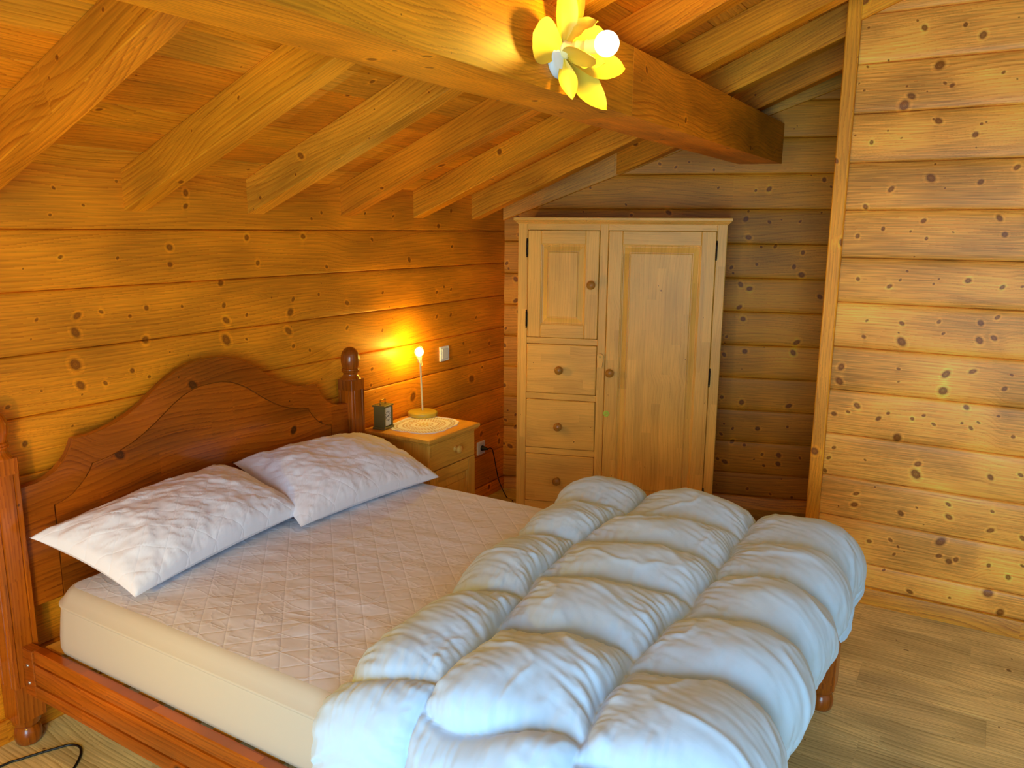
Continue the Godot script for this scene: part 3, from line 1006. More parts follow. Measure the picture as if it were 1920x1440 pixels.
func build_mattress() -> void:
	var c := Vector3(1.9515, 0.345, -1.395)
	var hx := 0.75
	var hz := 1.02
	var t := thing("mattress", "thick mattress in a white quilted fitted sheet lying on the bed frame", "mattress", c)
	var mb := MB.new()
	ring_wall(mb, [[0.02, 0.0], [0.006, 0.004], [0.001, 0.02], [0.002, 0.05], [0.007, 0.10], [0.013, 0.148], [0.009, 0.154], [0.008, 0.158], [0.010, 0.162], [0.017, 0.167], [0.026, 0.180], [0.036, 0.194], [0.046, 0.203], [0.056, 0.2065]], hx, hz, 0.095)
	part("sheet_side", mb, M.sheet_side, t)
	mb = MB.new()
	var f := FastNoiseLite.new()
	f.seed = 8
	f.frequency = 2.2
	f.fractal_octaves = 3
	var pts := PackedVector3Array()
	var uvs := PackedVector2Array()
	var nx := 121
	var nz := 161
	for j in nz:
		for i in nx:
			var a := float(i) / (nx - 1) * 2.0 - 1.0
			var b := float(j) / (nz - 1) * 2.0 - 1.0
			# square to rounded rectangle
			var x := a * (hx - 0.055)
			var z := b * (hz - 0.055)
			var ex := maxf(0.0, absf(x) - (hx - 0.095)) 
			var ez := maxf(0.0, absf(z) - (hz - 0.095))
			var e := sqrt(ex * ex + ez * ez)
			if ex > 0.0 and ez > 0.0 and e > 0.040:
				x = signf(x) * (hx - 0.095 + ex / e * 0.040)
				z = signf(z) * (hz - 0.095 + ez / e * 0.040)
			var edge := minf(1.0, minf(1.0 - absf(a), 1.0 - absf(b)) * 9.0)
			pts.append(Vector3(x, 0.2065 + edge * (0.003 + 0.005 * f.get_noise_2d(x * 1.3, z) + 0.003 * f.get_noise_2d(x * 5.0 + 7.0, z * 2.0)), z))
			uvs.append(Vector2(x, z) * 0.95)
	mb.grid(pts, nx, nz, uvs, Vector3.UP)
	part("quilted_top", mb, M.sheet, t)


func build_pillow(label: String, fl: Vector3, fr: Vector3, br: Vector3, bl: Vector3, top: float, low: float, sd: int) -> void:
	var f := FastNoiseLite.new()
	f.seed = sd
	f.frequency = 1.0
	f.fractal_octaves = 3
	var mid := (fl + fr + br + bl) * 0.25
	var nrm := (fr - fl).cross(bl - fl).normalized()
	if nrm.y < 0.0:
		nrm = -nrm
	var mb := MB.new()
	var nx := 97
	var nz := 71
	for side in 2:
		var pts := PackedVector3Array()
		var uvs := PackedVector2Array()
		for j in nz:
			for i in nx:
				var a := float(i) / (nx - 1) * 2.0 - 1.0
				var b := float(j) / (nz - 1) * 2.0 - 1.0
				# seams pull in between the corners
				var a2 := a * (1.0 - 0.07 * (1.0 - b * b) * absf(a))
				var b2 := b * (1.0 - 0.10 * (1.0 - a * a) * absf(b))
				var s := a2 * 0.5 + 0.5
				var q := b2 * 0.5 + 0.5
				var p := fl.lerp(fr, s).lerp(bl.lerp(br, s), q)
				var g := pow(maxf(0.0, (1.0 - pow(absf(a), 2.3)) * (1.0 - pow(absf(b), 2.2))), 0.48)
				var rim := minf(1.0, minf(1.0 - absf(a), 1.0 - absf(b)) * 12.0)
				if side == 0:
					var w := 0.0
					w += 0.012 * f.get_noise_2d(a * 1.9, b * 1.4)
					var rd := 1.0 - absf(f.get_noise_2d(a * 5.0 + 30.0 + b * 2.0, b * 2.0)) * 2.6
					w += 0.0035 * maxf(0.0, rd - 0.3)
					w += 0.0016 * f.get_noise_2d(a * 9.0 + b * 4.0, b * 7.0)
					# gathers along the near seam
					w += 0.006 * exp(-(1.0 + b) * 5.0) * f.get_noise_2d(a * 26.0, b * 2.0)
					p += nrm * (g * top + w * rim)
				else:
					p -= nrm * (g * low)
				p.y = maxf(p.y, 0.5535)
				pts.append(p - mid)
				uvs.append(Vector2(a * 0.40 + 0.3 * sd, b * 0.26))
		mb.grid(pts, nx, nz, uvs, nrm if side == 0 else -nrm)
	single("pillow", mb, M.pillow, label, "pillow", mid)


func build_duvet() -> void:
	var f := FastNoiseLite.new()
	f.seed = 21
	f.frequency = 1.0
	f.fractal_octaves = 3
	var ytop := 0.655
	var xa := 1.27
	var xb := 2.60
	var u0 := 0.84
	var u1 := 2.86
	var rows := [[0.84, 1.27, 1.72, 2.14, 2.47, 2.86], [0.84, 1.23, 1.57, 1.89, 2.17, 2.43, 2.86], [0.84, 1.24, 1.56, 1.86, 2.15, 2.42, 2.86]]
	var nu := 401
	var nv := 281
	var base := PackedVector3Array()
	var puff := PackedFloat32Array()
	for j in nv:
		var vv := float(j) / (nv - 1) * 3.0
		var col := mini(2, int(vv))
		var fv := vv - col
		for i in nu:
			var u := lerpf(u0, u1, float(i) / (nu - 1))
			var xx := clampf(u, xa, xb)
			var c0 := -1.255 - 0.10 * (xx - 1.9) + 0.012 * sin(xx * 9.0)
			var c1 := -1.00 - 0.06 * (xx - 1.9) + 0.030 * sin(xx * 5.0 + 1.0) + 0.008 * sin(xx * 23.0)
			var c2 := -0.600 + 0.012 * sin(xx * 7.0) + 0.006 * sin(xx * 31.0)
			var c3 := -0.185
			var cs := [c0, c1, c2, c3]
			var z := lerpf(cs[col], cs[col + 1], fv)
			var p := Vector3(u, ytop, z)
			# hanging sides
			var e := 0.0
			var rad := 0.10
			if u < xa:
				e = xa - u
			elif u > xb:
				e = u - xb
			if e > 0.0:
				var th := minf(e / rad, 1.50)
				var rest := maxf(0.0, e - rad * 1.50)
				p.x = (xa - rad * sin(th) - rest * 0.07) if u < xa else (xb + rad * sin(th) + rest * 0.07)
				p.y -= rad * (1.0 - cos(th)) + rest
			# over the foot end
			if z > -0.42:
				var th := minf((z + 0.42) / 0.10, 1.50)
				var rest := maxf(0.0, z + 0.42 - 0.15)
				p.z = -0.42 + 0.10 * sin(th) + rest * 0.07
				p.y -= 0.10 * (1.0 - cos(th)) + rest
			# head hem rests on the sheet
			var hd := clampf((z - c0) / 0.16, 0.0, 1.0)
			p.y -= 0.085 * (1.0 - hd) * (1.0 - hd)
			base.append(p)
			# quilted chamber
			var rw: Array = rows[col]
			var k := 0
			var ush := u + 0.03 * sin(fv * PI + col) + 0.01 * sin(vv * 6.0)
			ush = clampf(ush, u0, u1)
			while k < rw.size() - 2 and ush > rw[k + 1]:
				k += 1
			var a: float = clampf((ush - rw[k]) / (rw[k + 1] - rw[k]), 0.0, 1.0)
			var wide: float = rw[k + 1] - rw[k]
			var deep: float = absf(cs[col + 1] - cs[col])
			var amp := 0.086 + 0.012 * sin(k * 12.9 + col * 7.7)
			if col == 0:
				amp *= 0.80
			var ga := pow(maxf(0.0, 1.0 - pow(absf(2.0 * a - 1.0), 2.2)), 0.5)
			var gb := pow(maxf(0.0, 1.0 - pow(absf(2.0 * fv - 1.0), 2.4)), 0.5)
			var h := amp * ga * gb
			var da := minf(a, 1.0 - a) * wide
			var db := minf(fv, 1.0 - fv) * deep
			var rim := minf(1.0, minf(ga, gb) * 1.6)
			var r1 := 1.0 - absf(f.get_noise_2d(u * 30.0 + z * 6.0, z * 4.0 + k * 3.0)) * 2.2
			var r2 := 1.0 - absf(f.get_noise_2d(u * 4.0 + 40.0, z * 30.0 + u * 6.0)) * 2.2
			var r3 := 1.0 - absf(f.get_noise_2d(u * 2.6 + z * 1.2 + k * 5.0, z * 2.2 - u * 1.1 + 90.0 + col * 9.0)) * 5.0
			var w := 0.018 * r1 * exp(-db / 0.055)
			w += 0.011 * r2 * exp(-da / 0.040)
			w += 0.006 * maxf(0.0, r3) * maxf(0.0, r3)
			w += 0.012 * f.get_noise_2d(u * 3.0 + k * 4.0, z * 3.0 + 20.0 + col * 4.0)
			w += 0.0022 * f.get_noise_2d(u * 40.0 + z * 14.0, z * 12.0)
			puff.append(h + w * rim)
	for pass_ in 2:                  # the cloth does not follow a seam to a point
		var was := puff.duplicate()
		for j in range(1, nv - 1):
			for i in range(1, nu - 1):
				var q := j * nu + i
				puff[q] = was[q] * 0.4 + (was[q - 1] + was[q + 1] + was[q - nu] + was[q + nu]) * 0.15
	var top := PackedVector3Array()
	var under := PackedVector3Array()
	var uvs := PackedVector2Array()
	var mid := Vector3(1.95, 0.56, -0.72)
	for j in nv:
		for i in nu:
			var a := base[j * nu + mini(i + 1, nu - 1)] - base[j * nu + maxi(i - 1, 0)]
			var b := base[mini(j + 1, nv - 1) * nu + i] - base[maxi(j - 1, 0) * nu + i]
			var nn := b.cross(a).normalized()
			var h := puff[j * nu + i]
			var p := base[j * nu + i] + nn * h
			top.append(p - mid)
			uvs.append(Vector2(i / float(nu - 1) * 2.1, j / float(nv - 1) * 1.2) * 1.6)
			if i % 5 == 0 and j % 5 == 0:
				under.append(base[j * nu + i] - nn * minf(0.03, h * 0.5) - mid)
	var mb := MB.new()
	mb.grid(top, nu, nv, uvs, Vector3.ZERO, true)
	var uu := PackedVector2Array()
	uu.resize(under.size())
	mb.grid(under, (nu - 1) / 5 + 1, (nv - 1) / 5 + 1, uu)
	single("duvet", mb, M.duvet, "puffy white stitched down duvet thrown across the foot half of the bed", "duvet", mid)


# ---------------------------------------------------------------- furniture and small things
func turned_knob(called: String, parent: Node3D, at: Vector3, out: Vector3, r: float, m: Material) -> void:
	var mb := wood(MB.new(), 1.46, 1.46)
	var side := out.cross(Vector3.UP).normalized()
	mb.xf = Transform3D(Basis(side, out, side.cross(out)), at)
	mb.lathe(PackedVector2Array([Vector2(r * 0.75, 0.0), Vector2(r * 0.72, 0.003), Vector2(r * 0.5, r * 0.35), Vector2(r * 0.52, r * 0.6), Vector2(r * 0.85, r * 0.85), Vector2(r, r * 1.15), Vector2(r * 0.93, r * 1.45), Vector2(r * 0.6, r * 1.7), Vector2(0, r * 1.78)]), 22)
	part(called, mb, m, parent)


# A framed door in the plane z = z1 (front), with a raised panel; box(x0, x1, y0, y1), opening inset, field inset
func panel_door(parent: Node3D, x0: float, x1: float, y0: float, y1: float, z1: float, stile: float, field: float, m: Material) -> Node3D:
	var th := 0.02
	var d := Node3D.new()
	d.name = "door"
	parent.add_child(d, true)
	for x in [x0 + stile * 0.5, x1 - stile * 0.5]:
		var mb := wood(MB.new(), 1.46, 1.46)
		mb.box(Vector3(x, (y0 + y1) * 0.5, z1 - th * 0.5), Vector3(stile, y1 - y0, th), 0.003, 1)
		part("stile", mb, m, d)
	for y in [y0 + stile * 0.5, y1 - stile * 0.5]:
		var mb := wood(MB.new(), 1.46, 1.46)
		mb.box(Vector3((x0 + x1) * 0.5, y, z1 - th * 0.5), Vector3(x1 - x0 - stile * 2.0, stile, th), 0.003, 0)
		part("rail", mb, m, d)
	var mb := wood(MB.new(), 1.46, 1.46)
	var rings := []          # inset from the opening, depth: moulding, then the raised field
	for q in [[-0.002, -0.004], [0.004, -0.005], [0.007, -0.010], [0.011, -0.0105], [0.014, -0.0095], [field - 0.005, -0.0025], [field - 0.004, -0.0055], [field, -0.0055], [field + 0.001, -0.001], [field + 0.004, 0.0005]]:
		rings.append([x0 + stile + q[0], x1 - stile - q[0], y0 + stile + q[0], y1 - stile - q[0], z1 + q[1]])
	for i in rings.size() - 1:
		var a: Array = rings[i]
		var b: Array = rings[i + 1]
		var ca := [Vector3(a[0], a[2], a[4]), Vector3(a[1], a[2], a[4]), Vector3(a[1], a[3], a[4]), Vector3(a[0], a[3], a[4])]
		var cb := [Vector3(b[0], b[2], b[4]), Vector3(b[1], b[2], b[4]), Vector3(b[1], b[3], b[4]), Vector3(b[0], b[3], b[4])]
		for k in 4:
			var l := (k + 1) % 4
			var nn: Vector3 = (ca[l] - ca[k]).cross(cb[k] - ca[k]).normalized()
			if nn.z < 0.0:
				nn = -nn
			var g := 1
			var ids := []
			for p in [ca[k], ca[l], cb[l], cb[k]]:
				ids.append(mb.vert(p, nn, mb.map(p, 2, g)))
			mb.quad(ids[0], ids[1], ids[2], ids[3])
	var e: Array = rings[rings.size() - 1]
	mb.flat([Vector3(e[0], e[2], e[4]), Vector3(e[1], e[2], e[4]), Vector3(e[1], e[3], e[4]), Vector3(e[0], e[3], e[4])], Vector3.BACK, 1)
	part("raised_panel", mb, m, d)
	return d


func hinge(parent: Node3D, at: Vector3) -> void:
	var mb := MB.new()
	mb.xf.origin = at
	mb.lathe(PackedVector2Array([Vector2(0, -0.052), Vector2(0.0035, -0.049), Vector2(0.0045, -0.045), Vector2(0.003, -0.041), Vector2(0.0048, -0.039), Vector2(0.0048, -0.001), Vector2(0.0042, 0.0), Vector2(0.0048, 0.001), Vector2(0.0048, 0.039), Vector2(0.003, 0.041), Vector2(0.0045, 0.045), Vector2(0.0035, 0.049), Vector2(0, 0.052)]), 12)
	part("hinge", mb, M.bronze, parent)


func build_wardrobe() -> void:
	var bx := Vector3(sin(SKEW), 0, cos(SKEW))
	var bz := Vector3(-cos(SKEW), 0, sin(SKEW))
	var t0 := 0.754
	var w := thing("wardrobe", "light pine wardrobe with two panelled doors and three drawers standing against the end wall", "wardrobe", CORNER + bx * t0 + bz * 0.02, Basis(bx, Vector3.UP, bz))
	var zf := 0.48
	var m: Material = M.lamella
	var mb := wood(MB.new(), 1.46, 1.46)
	for x in [0.203, 1.305]:
		mb.box(Vector3(x - t0 + (0.011 if x < 1.0 else -0.011), 0.86, zf * 0.5 - 0.01), Vector3(0.022, 1.66, zf - 0.02), 0.002, 1)
	mb.box(Vector3(0, 0.86, 0.008), Vector3(1.08, 1.6, 0.012), 0.001, 1)
	mb.box(Vector3(0, 1.672, zf * 0.5 - 0.01), Vector3(1.10, 0.02, zf - 0.02), 0.002, 0)
	mb.box(Vector3(0, 0.10, zf * 0.5 - 0.01), Vector3(1.08, 0.02, zf - 0.03), 0.002, 0)
	mb.box(Vector3(0.674 - t0, 0.88, zf * 0.5 - 0.02), Vector3(0.02, 1.56, zf - 0.05), 0.002, 1)
	part("carcass", mb, m, w)
	# front frame
	for q in [[0.203, 0.257], [0.6505, 0.6955], [1.2535, 1.305]]:
		mb = wood(MB.new(), 1.46, 1.46)
		mb.box(Vector3((q[0] + q[1]) * 0.5 - t0, 0.852, zf - 0.011), Vector3(q[1] - q[0], 1.664, 0.022), 0.003, 1)
		part("frame_stile", mb, m, w)
	for q in [[0.257, 0.6505, 1.646, 1.684], [0.6955, 1.2535, 1.646, 1.684], [0.257, 0.6505, 1.0275, 1.0605], [0.257, 0.6505, 0.7125, 0.7465], [0.257, 0.6505, 0.394, 0.4285], [0.257, 0.6505, 0.02, 0.110], [0.6955, 1.2535, 0.02, 0.110]]:
		mb = wood(MB.new(), 1.46, 1.46)
		mb.box(Vector3((q[0] + q[1]) * 0.5 - t0, (q[2] + q[3]) * 0.5, zf - 0.012), Vector3(q[1] - q[0], q[3] - q[2], 0.02), 0.001, 0)
		part("frame_rail", mb, m, w)
	# cornice
	mb = wood(MB.new(), 1.46, 1.46)
	for lay in [[0.556, 0.006, 1.678, 1.684], [0.562, 0.011, 1.684, 1.690], [0.569, 0.018, 1.690, 1.696], [0.574, 0.022, 1.696, 1.713]]:
		mb.box(Vector3(0, (lay[2] + lay[3]) * 0.5, (zf + lay[1]) * 0.5), Vector3(lay[0] * 2.0, lay[3] - lay[2], zf + lay[1]), 0.0028, 0)
	part("cornice", mb, m, w)
	# doors
	var d1 := panel_door(w, 0.2595 - t0, 0.6485 - t0, 1.0625, 1.6445, zf + 0.004, 0.0735, 0.0405, m)
	turned_knob("knob", d1, Vector3(0.611 - t0, 1.356, zf + 0.004), Vector3.BACK, 0.0235, M.knob)
	for y in [1.55, 1.162]:
		hinge(d1, Vector3(0.2545 - t0, y, zf + 0.006))
	var d2 := panel_door(w, 0.698 - t0, 1.2515 - t0, 0.112, 1.6445, zf + 0.004, 0.0735, 0.0415, m)
	turned_knob("knob", d2, Vector3(0.726 - t0, 0.882, zf + 0.004), Vector3.BACK, 0.0235, M.knob)
	for y in [1.548, 0.88, 0.217]:
		hinge(d2, Vector3(1.2545 - t0, y, zf + 0.006))
	# flower-shaped escutcheon sticker on the tall door
	mb = MB.new()
	for ring in [[12, 0.0135, 0.0045, 0.0], [7, 0.006, 0.0035, 0.2]]:
		for k in int(ring[0]):
			var a := TAU * k / float(ring[0]) + float(ring[3])
			mb.xf = Transform3D(Basis(Vector3.BACK, a) * Basis(Vector3.RIGHT, PI / 2.0), Vector3(0.712 - t0 + cos(a) * ring[1], 0.651 + sin(a) * ring[1], zf + 0.0035))
			mb.lathe(PackedVector2Array([Vector2(ring[2], 0.0), Vector2(ring[2], 0.0012), Vector2(ring[2] * 0.6, 0.002), Vector2(0, 0.0022)]), 8)
	part("flower_sticker", mb, M.flower, d2).set_meta("label", "small yellow-green flower sticker on the tall door")
	# drawers with knobs
	for q in [[0.7485, 1.0255, 0.884], [0.4305, 0.7105, 0.562], [0.112, 0.392, 0.244]]:
		mb = wood(MB.new(), 1.46, 1.46)
		var x0 := 0.2585 - t0
		var x1 := 0.649 - t0
		mb.box(Vector3((x0 + x1) * 0.5, (q[0] + q[1]) * 0.5, zf - 0.006), Vector3(x1 - x0, q[1] - q[0], 0.022), 0.0045, 0)
		var dr := part("drawer", mb, m, w)
		turned_knob("knob", dr, Vector3(0.4455 - t0, q[2], zf + 0.005), Vector3.BACK, 0.0235, M.knob)
	# wooden turn-catch with its screw
	mb = wood(MB.new(), 1.46, 1.46)
	var shape := PackedVector2Array([Vector2(-0.011, -0.058), Vector2(0.011, -0.058)])
	for k in 9:
		var a := -0.12 + (PI + 0.24) * k / 8.0
		shape.append(Vector2(cos(a) * 0.0175, sin(a) * 0.0175))
	mb.xf.origin = Vector3(0.671 - t0, 0.968, zf)
	mb.slab(shape, 0.0, 0.015, 1)
	var latch := part("turn_catch", mb, m, w)
	mb = MB.new()
	mb.xf = Transform3D(Basis(Vector3.RIGHT, PI / 2.0), Vector3(0.671 - t0, 0.968, zf + 0.015))
	mb.lathe(PackedVector2Array([Vector2(0.0055, 0.0), Vector2(0.0052, 0.0012), Vector2(0.003, 0.002), Vector2(0.0, 0.0012)]), 12)
	part("screw", mb, M.brass, latch)


func build_nightstand() -> void:
	var x0 := 2.866
	var x1 := 3.252
	var zf := -2.184
	var zb := -2.570
	var c := Vector3((x0 + x1) * 0.5, 0, (zf + zb) * 0.5)
	var t := thing("bedside_cabinet", "small pale pine bedside cabinet with one drawer and a panelled door, right of the bed", "bedside cabinet", c)
	var hx := (x1 - x0) * 0.5
	var hz := (zf - zb) * 0.5
	var m: Material = M.lamella_gold
	var mb := wood(MB.new(), 1.46, 1.46)
	for s in [-1.0, 1.0]:
		mb.box(Vector3(s * (hx - 0.009), 0.326, 0), Vector3(0.018, 0.652, hz * 2.0), 0.002, 1)
	mb.box(Vector3(0, 0.326, -hz + 0.006), Vector3(hx * 2.0 - 0.03, 0.64, 0.01), 0.001, 1)
	mb.box(Vector3(0, 0.508, 0), Vector3(hx * 2.0 - 0.03, 0.014, hz * 2.0 - 0.02), 0.001, 0)
	mb.box(Vector3(0, 0.05, 0), Vector3(hx * 2.0 - 0.03, 0.08, hz * 2.0 - 0.02), 0.001, 0)
	part("body", mb, m, t)
	mb = wood(MB.new(), 1.46, 1.46)
	for lay in [[0.014, 0.652, 0.657], [0.019, 0.657, 0.661], [0.024, 0.661, 0.680]]:
		mb.box(Vector3(0, (lay[1] + lay[2]) * 0.5, lay[0] * 0.5), Vector3((hx + lay[0]) * 2.0, lay[2] - lay[1], hz * 2.0 + lay[0]), 0.004 if lay[2] > 0.67 else 0.001, 0)
	part("top", mb, M.lamella_gold, t)
	mb = wood(MB.new(), 1.46, 1.46)
	mb.box(Vector3(0, 0.583, hz - 0.004), Vector3(hx * 2.0 - 0.006, 0.134, 0.02), 0.003, 0)
	var dr := part("drawer", mb, m, t)
	turned_knob("knob", dr, Vector3(0.02, 0.587, hz + 0.006), Vector3.BACK, 0.021, M.lamella)
	panel_door(t, -hx + 0.003, hx - 0.003, 0.09, 0.512, hz + 0.008, 0.058, 0.04, m)


func build_doily() -> void:
	var c := Vector3(3.085, 0.6808, -2.372)
	var t := thing("doily", "white crocheted lace doily with a scalloped hem under the bedside lamp", "doily", c, Basis(Vector3.UP, 0.12))
	var mb := MB.new()
	var hem := MB.new()
	var rings := 6
	var n := 144
	var pts := PackedVector3Array()
	var uvs := PackedVector2Array()
	var path := PackedVector3Array()
	for j in rings + 1:
		for i in n + 1:
			var a := TAU * i / n
			var q := float(j) / rings
			var sq := pow(pow(absf(cos(a)), 2.6) + pow(absf(sin(a)), 2.6), -1.0 / 2.6)
			var sc := 1.0 - 0.035 * absf(cos(a * 9.0)) - 0.05 * maxf(0.0, cos(a * 4.0)) 
			var r := q * sq * (1.0 if j < rings else sc)
			pts.append(Vector3(cos(a) * r * 0.178, 0.0006, sin(a) * r * 0.158))
			uvs.append(Vector2(0.5 + cos(a) * q * 0.5, 0.5 + sin(a) * q * 0.5))
			if j == rings and i < n:
				path.append(pts[pts.size() - 1])
	mb.grid(pts, n + 1, rings + 1, uvs, Vector3.UP)
	part("lace", mb, M.lace, t)
	hem.tube(path, 0.0022, 6, true)
	part("scalloped_hem", hem, M.lace_hem, t)


func ball(mb: MB, at: Vector3, r: float, segs := 24) -> void:
	mb.xf = Transform3D(Basis(), at)
	var p := PackedVector2Array()
	for k in 15:
		var a := -PI / 2.0 + PI * k / 14.0
		p.append(Vector2(maxf(0.0, cos(a) * r), sin(a) * r))
	mb.lathe(p, segs)


func build_table_lamp() -> void:
	var at := Vector3(3.238, 0.6815, -2.500)
	var t := thing("table_lamp", "mustard table lamp with a thin stem and a bare lit bulb on the bedside cabinet", "lamp", at)
	var mb := MB.new()
	mb.lathe(PackedVector2Array([Vector2(0, 0), Vector2(0.076, 0.0), Vector2(0.0785, 0.002), Vector2(0.0785, 0.017), Vector2(0.077, 0.0205), Vector2(0.072, 0.0235), Vector2(0.045, 0.028), Vector2(0.012, 0.030), Vector2(0.0, 0.030)]), 40)
	part("base", mb, M.mustard, t)
	mb = MB.new()
	mb.tube(PackedVector3Array([Vector3(0, 0.028, 0), Vector3(-0.012, 0.16, 0.004), Vector3(-0.026, 0.292, 0.009)]), 0.0048, 12)
	part("stem", mb, M.cream, t)
	var b := Vector3(-0.042, 0.345, 0.016)
	mb = MB.new()
	mb.xf = Transform3D(Basis(), b + Vector3(0.006, -0.058, -0.002))
	mb.lathe(PackedVector2Array([Vector2(0.0, 0.0), Vector2(0.009, 0.002), Vector2(0.0115, 0.006), Vector2(0.0115, 0.034), Vector2(0.009, 0.036)]), 16)
	part("socket", mb, M.cream, t)
	mb = MB.new()
	var loop := PackedVector3Array()
	for k in 28:
		var a := TAU * k / 28.0
		loop.append(b + Vector3(cos(a) * 0.030, sin(a) * 0.030, sin(a) * 0.004))
	mb.tube(loop, 0.0013, 6, true)
	mb.tube(PackedVector3Array([b + Vector3(-0.017, -0.024, 0.0), b + Vector3(-0.004, -0.062, 0.012), b + Vector3(0.002, -0.072, 0.014), b + Vector3(0.007, -0.062, 0.012), b + Vector3(0.017, -0.024, 0.0)]), 0.0015, 6)
	part("wire_holder", mb, M.cream, t)
	mb = MB.new()
	ball(mb, b, 0.0235)
	part("bulb", mb, M.bulb_warm, t)
	var l := OmniLight3D.new()
	l.name = "bulb_light"
	l.light_color = LAMP_COLOR
	l.light_energy = TABLE_LAMP
	l.light_size = 0.02
	l.omni_range = 12.0
	l.omni_attenuation = 2.0
	l.shadow_enabled = true
	t.add_child(l)
	l.position = b


func build_clock() -> void:
	var t := thing("carriage_clock", "small olive carriage clock with a pale dial on the back of the bedside cabinet", "clock", Vector3(2.922, 0.6802, -2.500), Basis(Vector3.UP, 0.12))
	var w := 0.074
	var h := 0.112
	var d := 0.062
	var mb := MB.new()
	mb.box(Vector3(0, 0.006, 0), Vector3(w + 0.010, 0.012, d + 0.010), 0.002, 0)
	mb.box(Vector3(0, h * 0.5 + 0.006, -0.003), Vector3(w, h - 0.01, d - 0.006), 0.002, 0)
	mb.box(Vector3(0, h + 0.004, 0), Vector3(w + 0.010, 0.009, d + 0.010), 0.002, 0)
	for s in [-1.0, 1.0]:
		mb.box(Vector3(s * (w * 0.5 - 0.004), h * 0.5 + 0.004, d * 0.5 - 0.002), Vector3(0.008, h - 0.014, 0.010), 0.0015, 1)
	part("case", mb, M.clock, t)
	mb = MB.new()
	mb.box(Vector3(0, h * 0.5 + 0.005, d * 0.5 - 0.005), Vector3(w - 0.018, h - 0.022, 0.003), 0.0005, 0)
	var dial := part("dial", mb, M.dial, t)
	mb = MB.new()
	for k in 12:
		var a := TAU * k / 12.0
		mb.xf = Transform3D(Basis(Vector3.BACK, -a), Vector3(0, h * 0.5 + 0.008, d * 0.5 - 0.003))
		mb.box(Vector3(0, 0.021, 0), Vector3(0.0026 if k % 3 else 0.0036, 0.008, 0.0008), 0.0, 0)
	part("hour_mark", mb, M.black, dial)
	for q in [[-1.25, 0.013, 0.0034], [1.9, 0.019, 0.0024]]:
		mb = MB.new()
		mb.xf = Transform3D(Basis(Vector3.BACK, q[0]), Vector3(0, h * 0.5 + 0.008, d * 0.5 - 0.0022))
		mb.box(Vector3(0, q[1] * 0.5 - 0.002, 0), Vector3(q[2], q[1] + 0.004, 0.0008), 0.0, 0)
		part("hand", mb, M.black, dial)
	mb = MB.new()
	for s in [-1.0, 1.0]:
		mb.tube(PackedVector3Array([Vector3(s * 0.020, h + 0.007, 0), Vector3(s * 0.021, h + 0.018, 0), Vector3(s * 0.019, h + 0.022, 0)]), 0.0024, 8)
		ball(mb, Vector3(s * 0.021, h + 0.012, 0), 0.0040, 10)
		mb.xf = Transform3D()
	mb.tube(PackedVector3Array([Vector3(-0.024, h + 0.028, 0), Vector3(-0.014, h + 0.032, 0), Vector3(0.014, h + 0.032, 0), Vector3(0.024, h + 0.028, 0)]), 0.0026, 8)
	for s in [-1.0, 1.0]:
		mb.tube(PackedVector3Array([Vector3(s * 0.019, h + 0.021, 0), Vector3(s * 0.022, h + 0.029, 0)]), 0.0017, 6)
	part("carrying_handle", mb, M.brass, t)


func wall_plate(called: String, label: String, category: String, at: Vector3) -> Node3D:
	var t := thing(called, label, category, at)
	var mb := MB.new()
	mb.box(Vector3(0, 0, 0.005), Vector3(0.083, 0.083, 0.010), 0.003, 0)
	part("frame", mb, M.white, t)
	return t


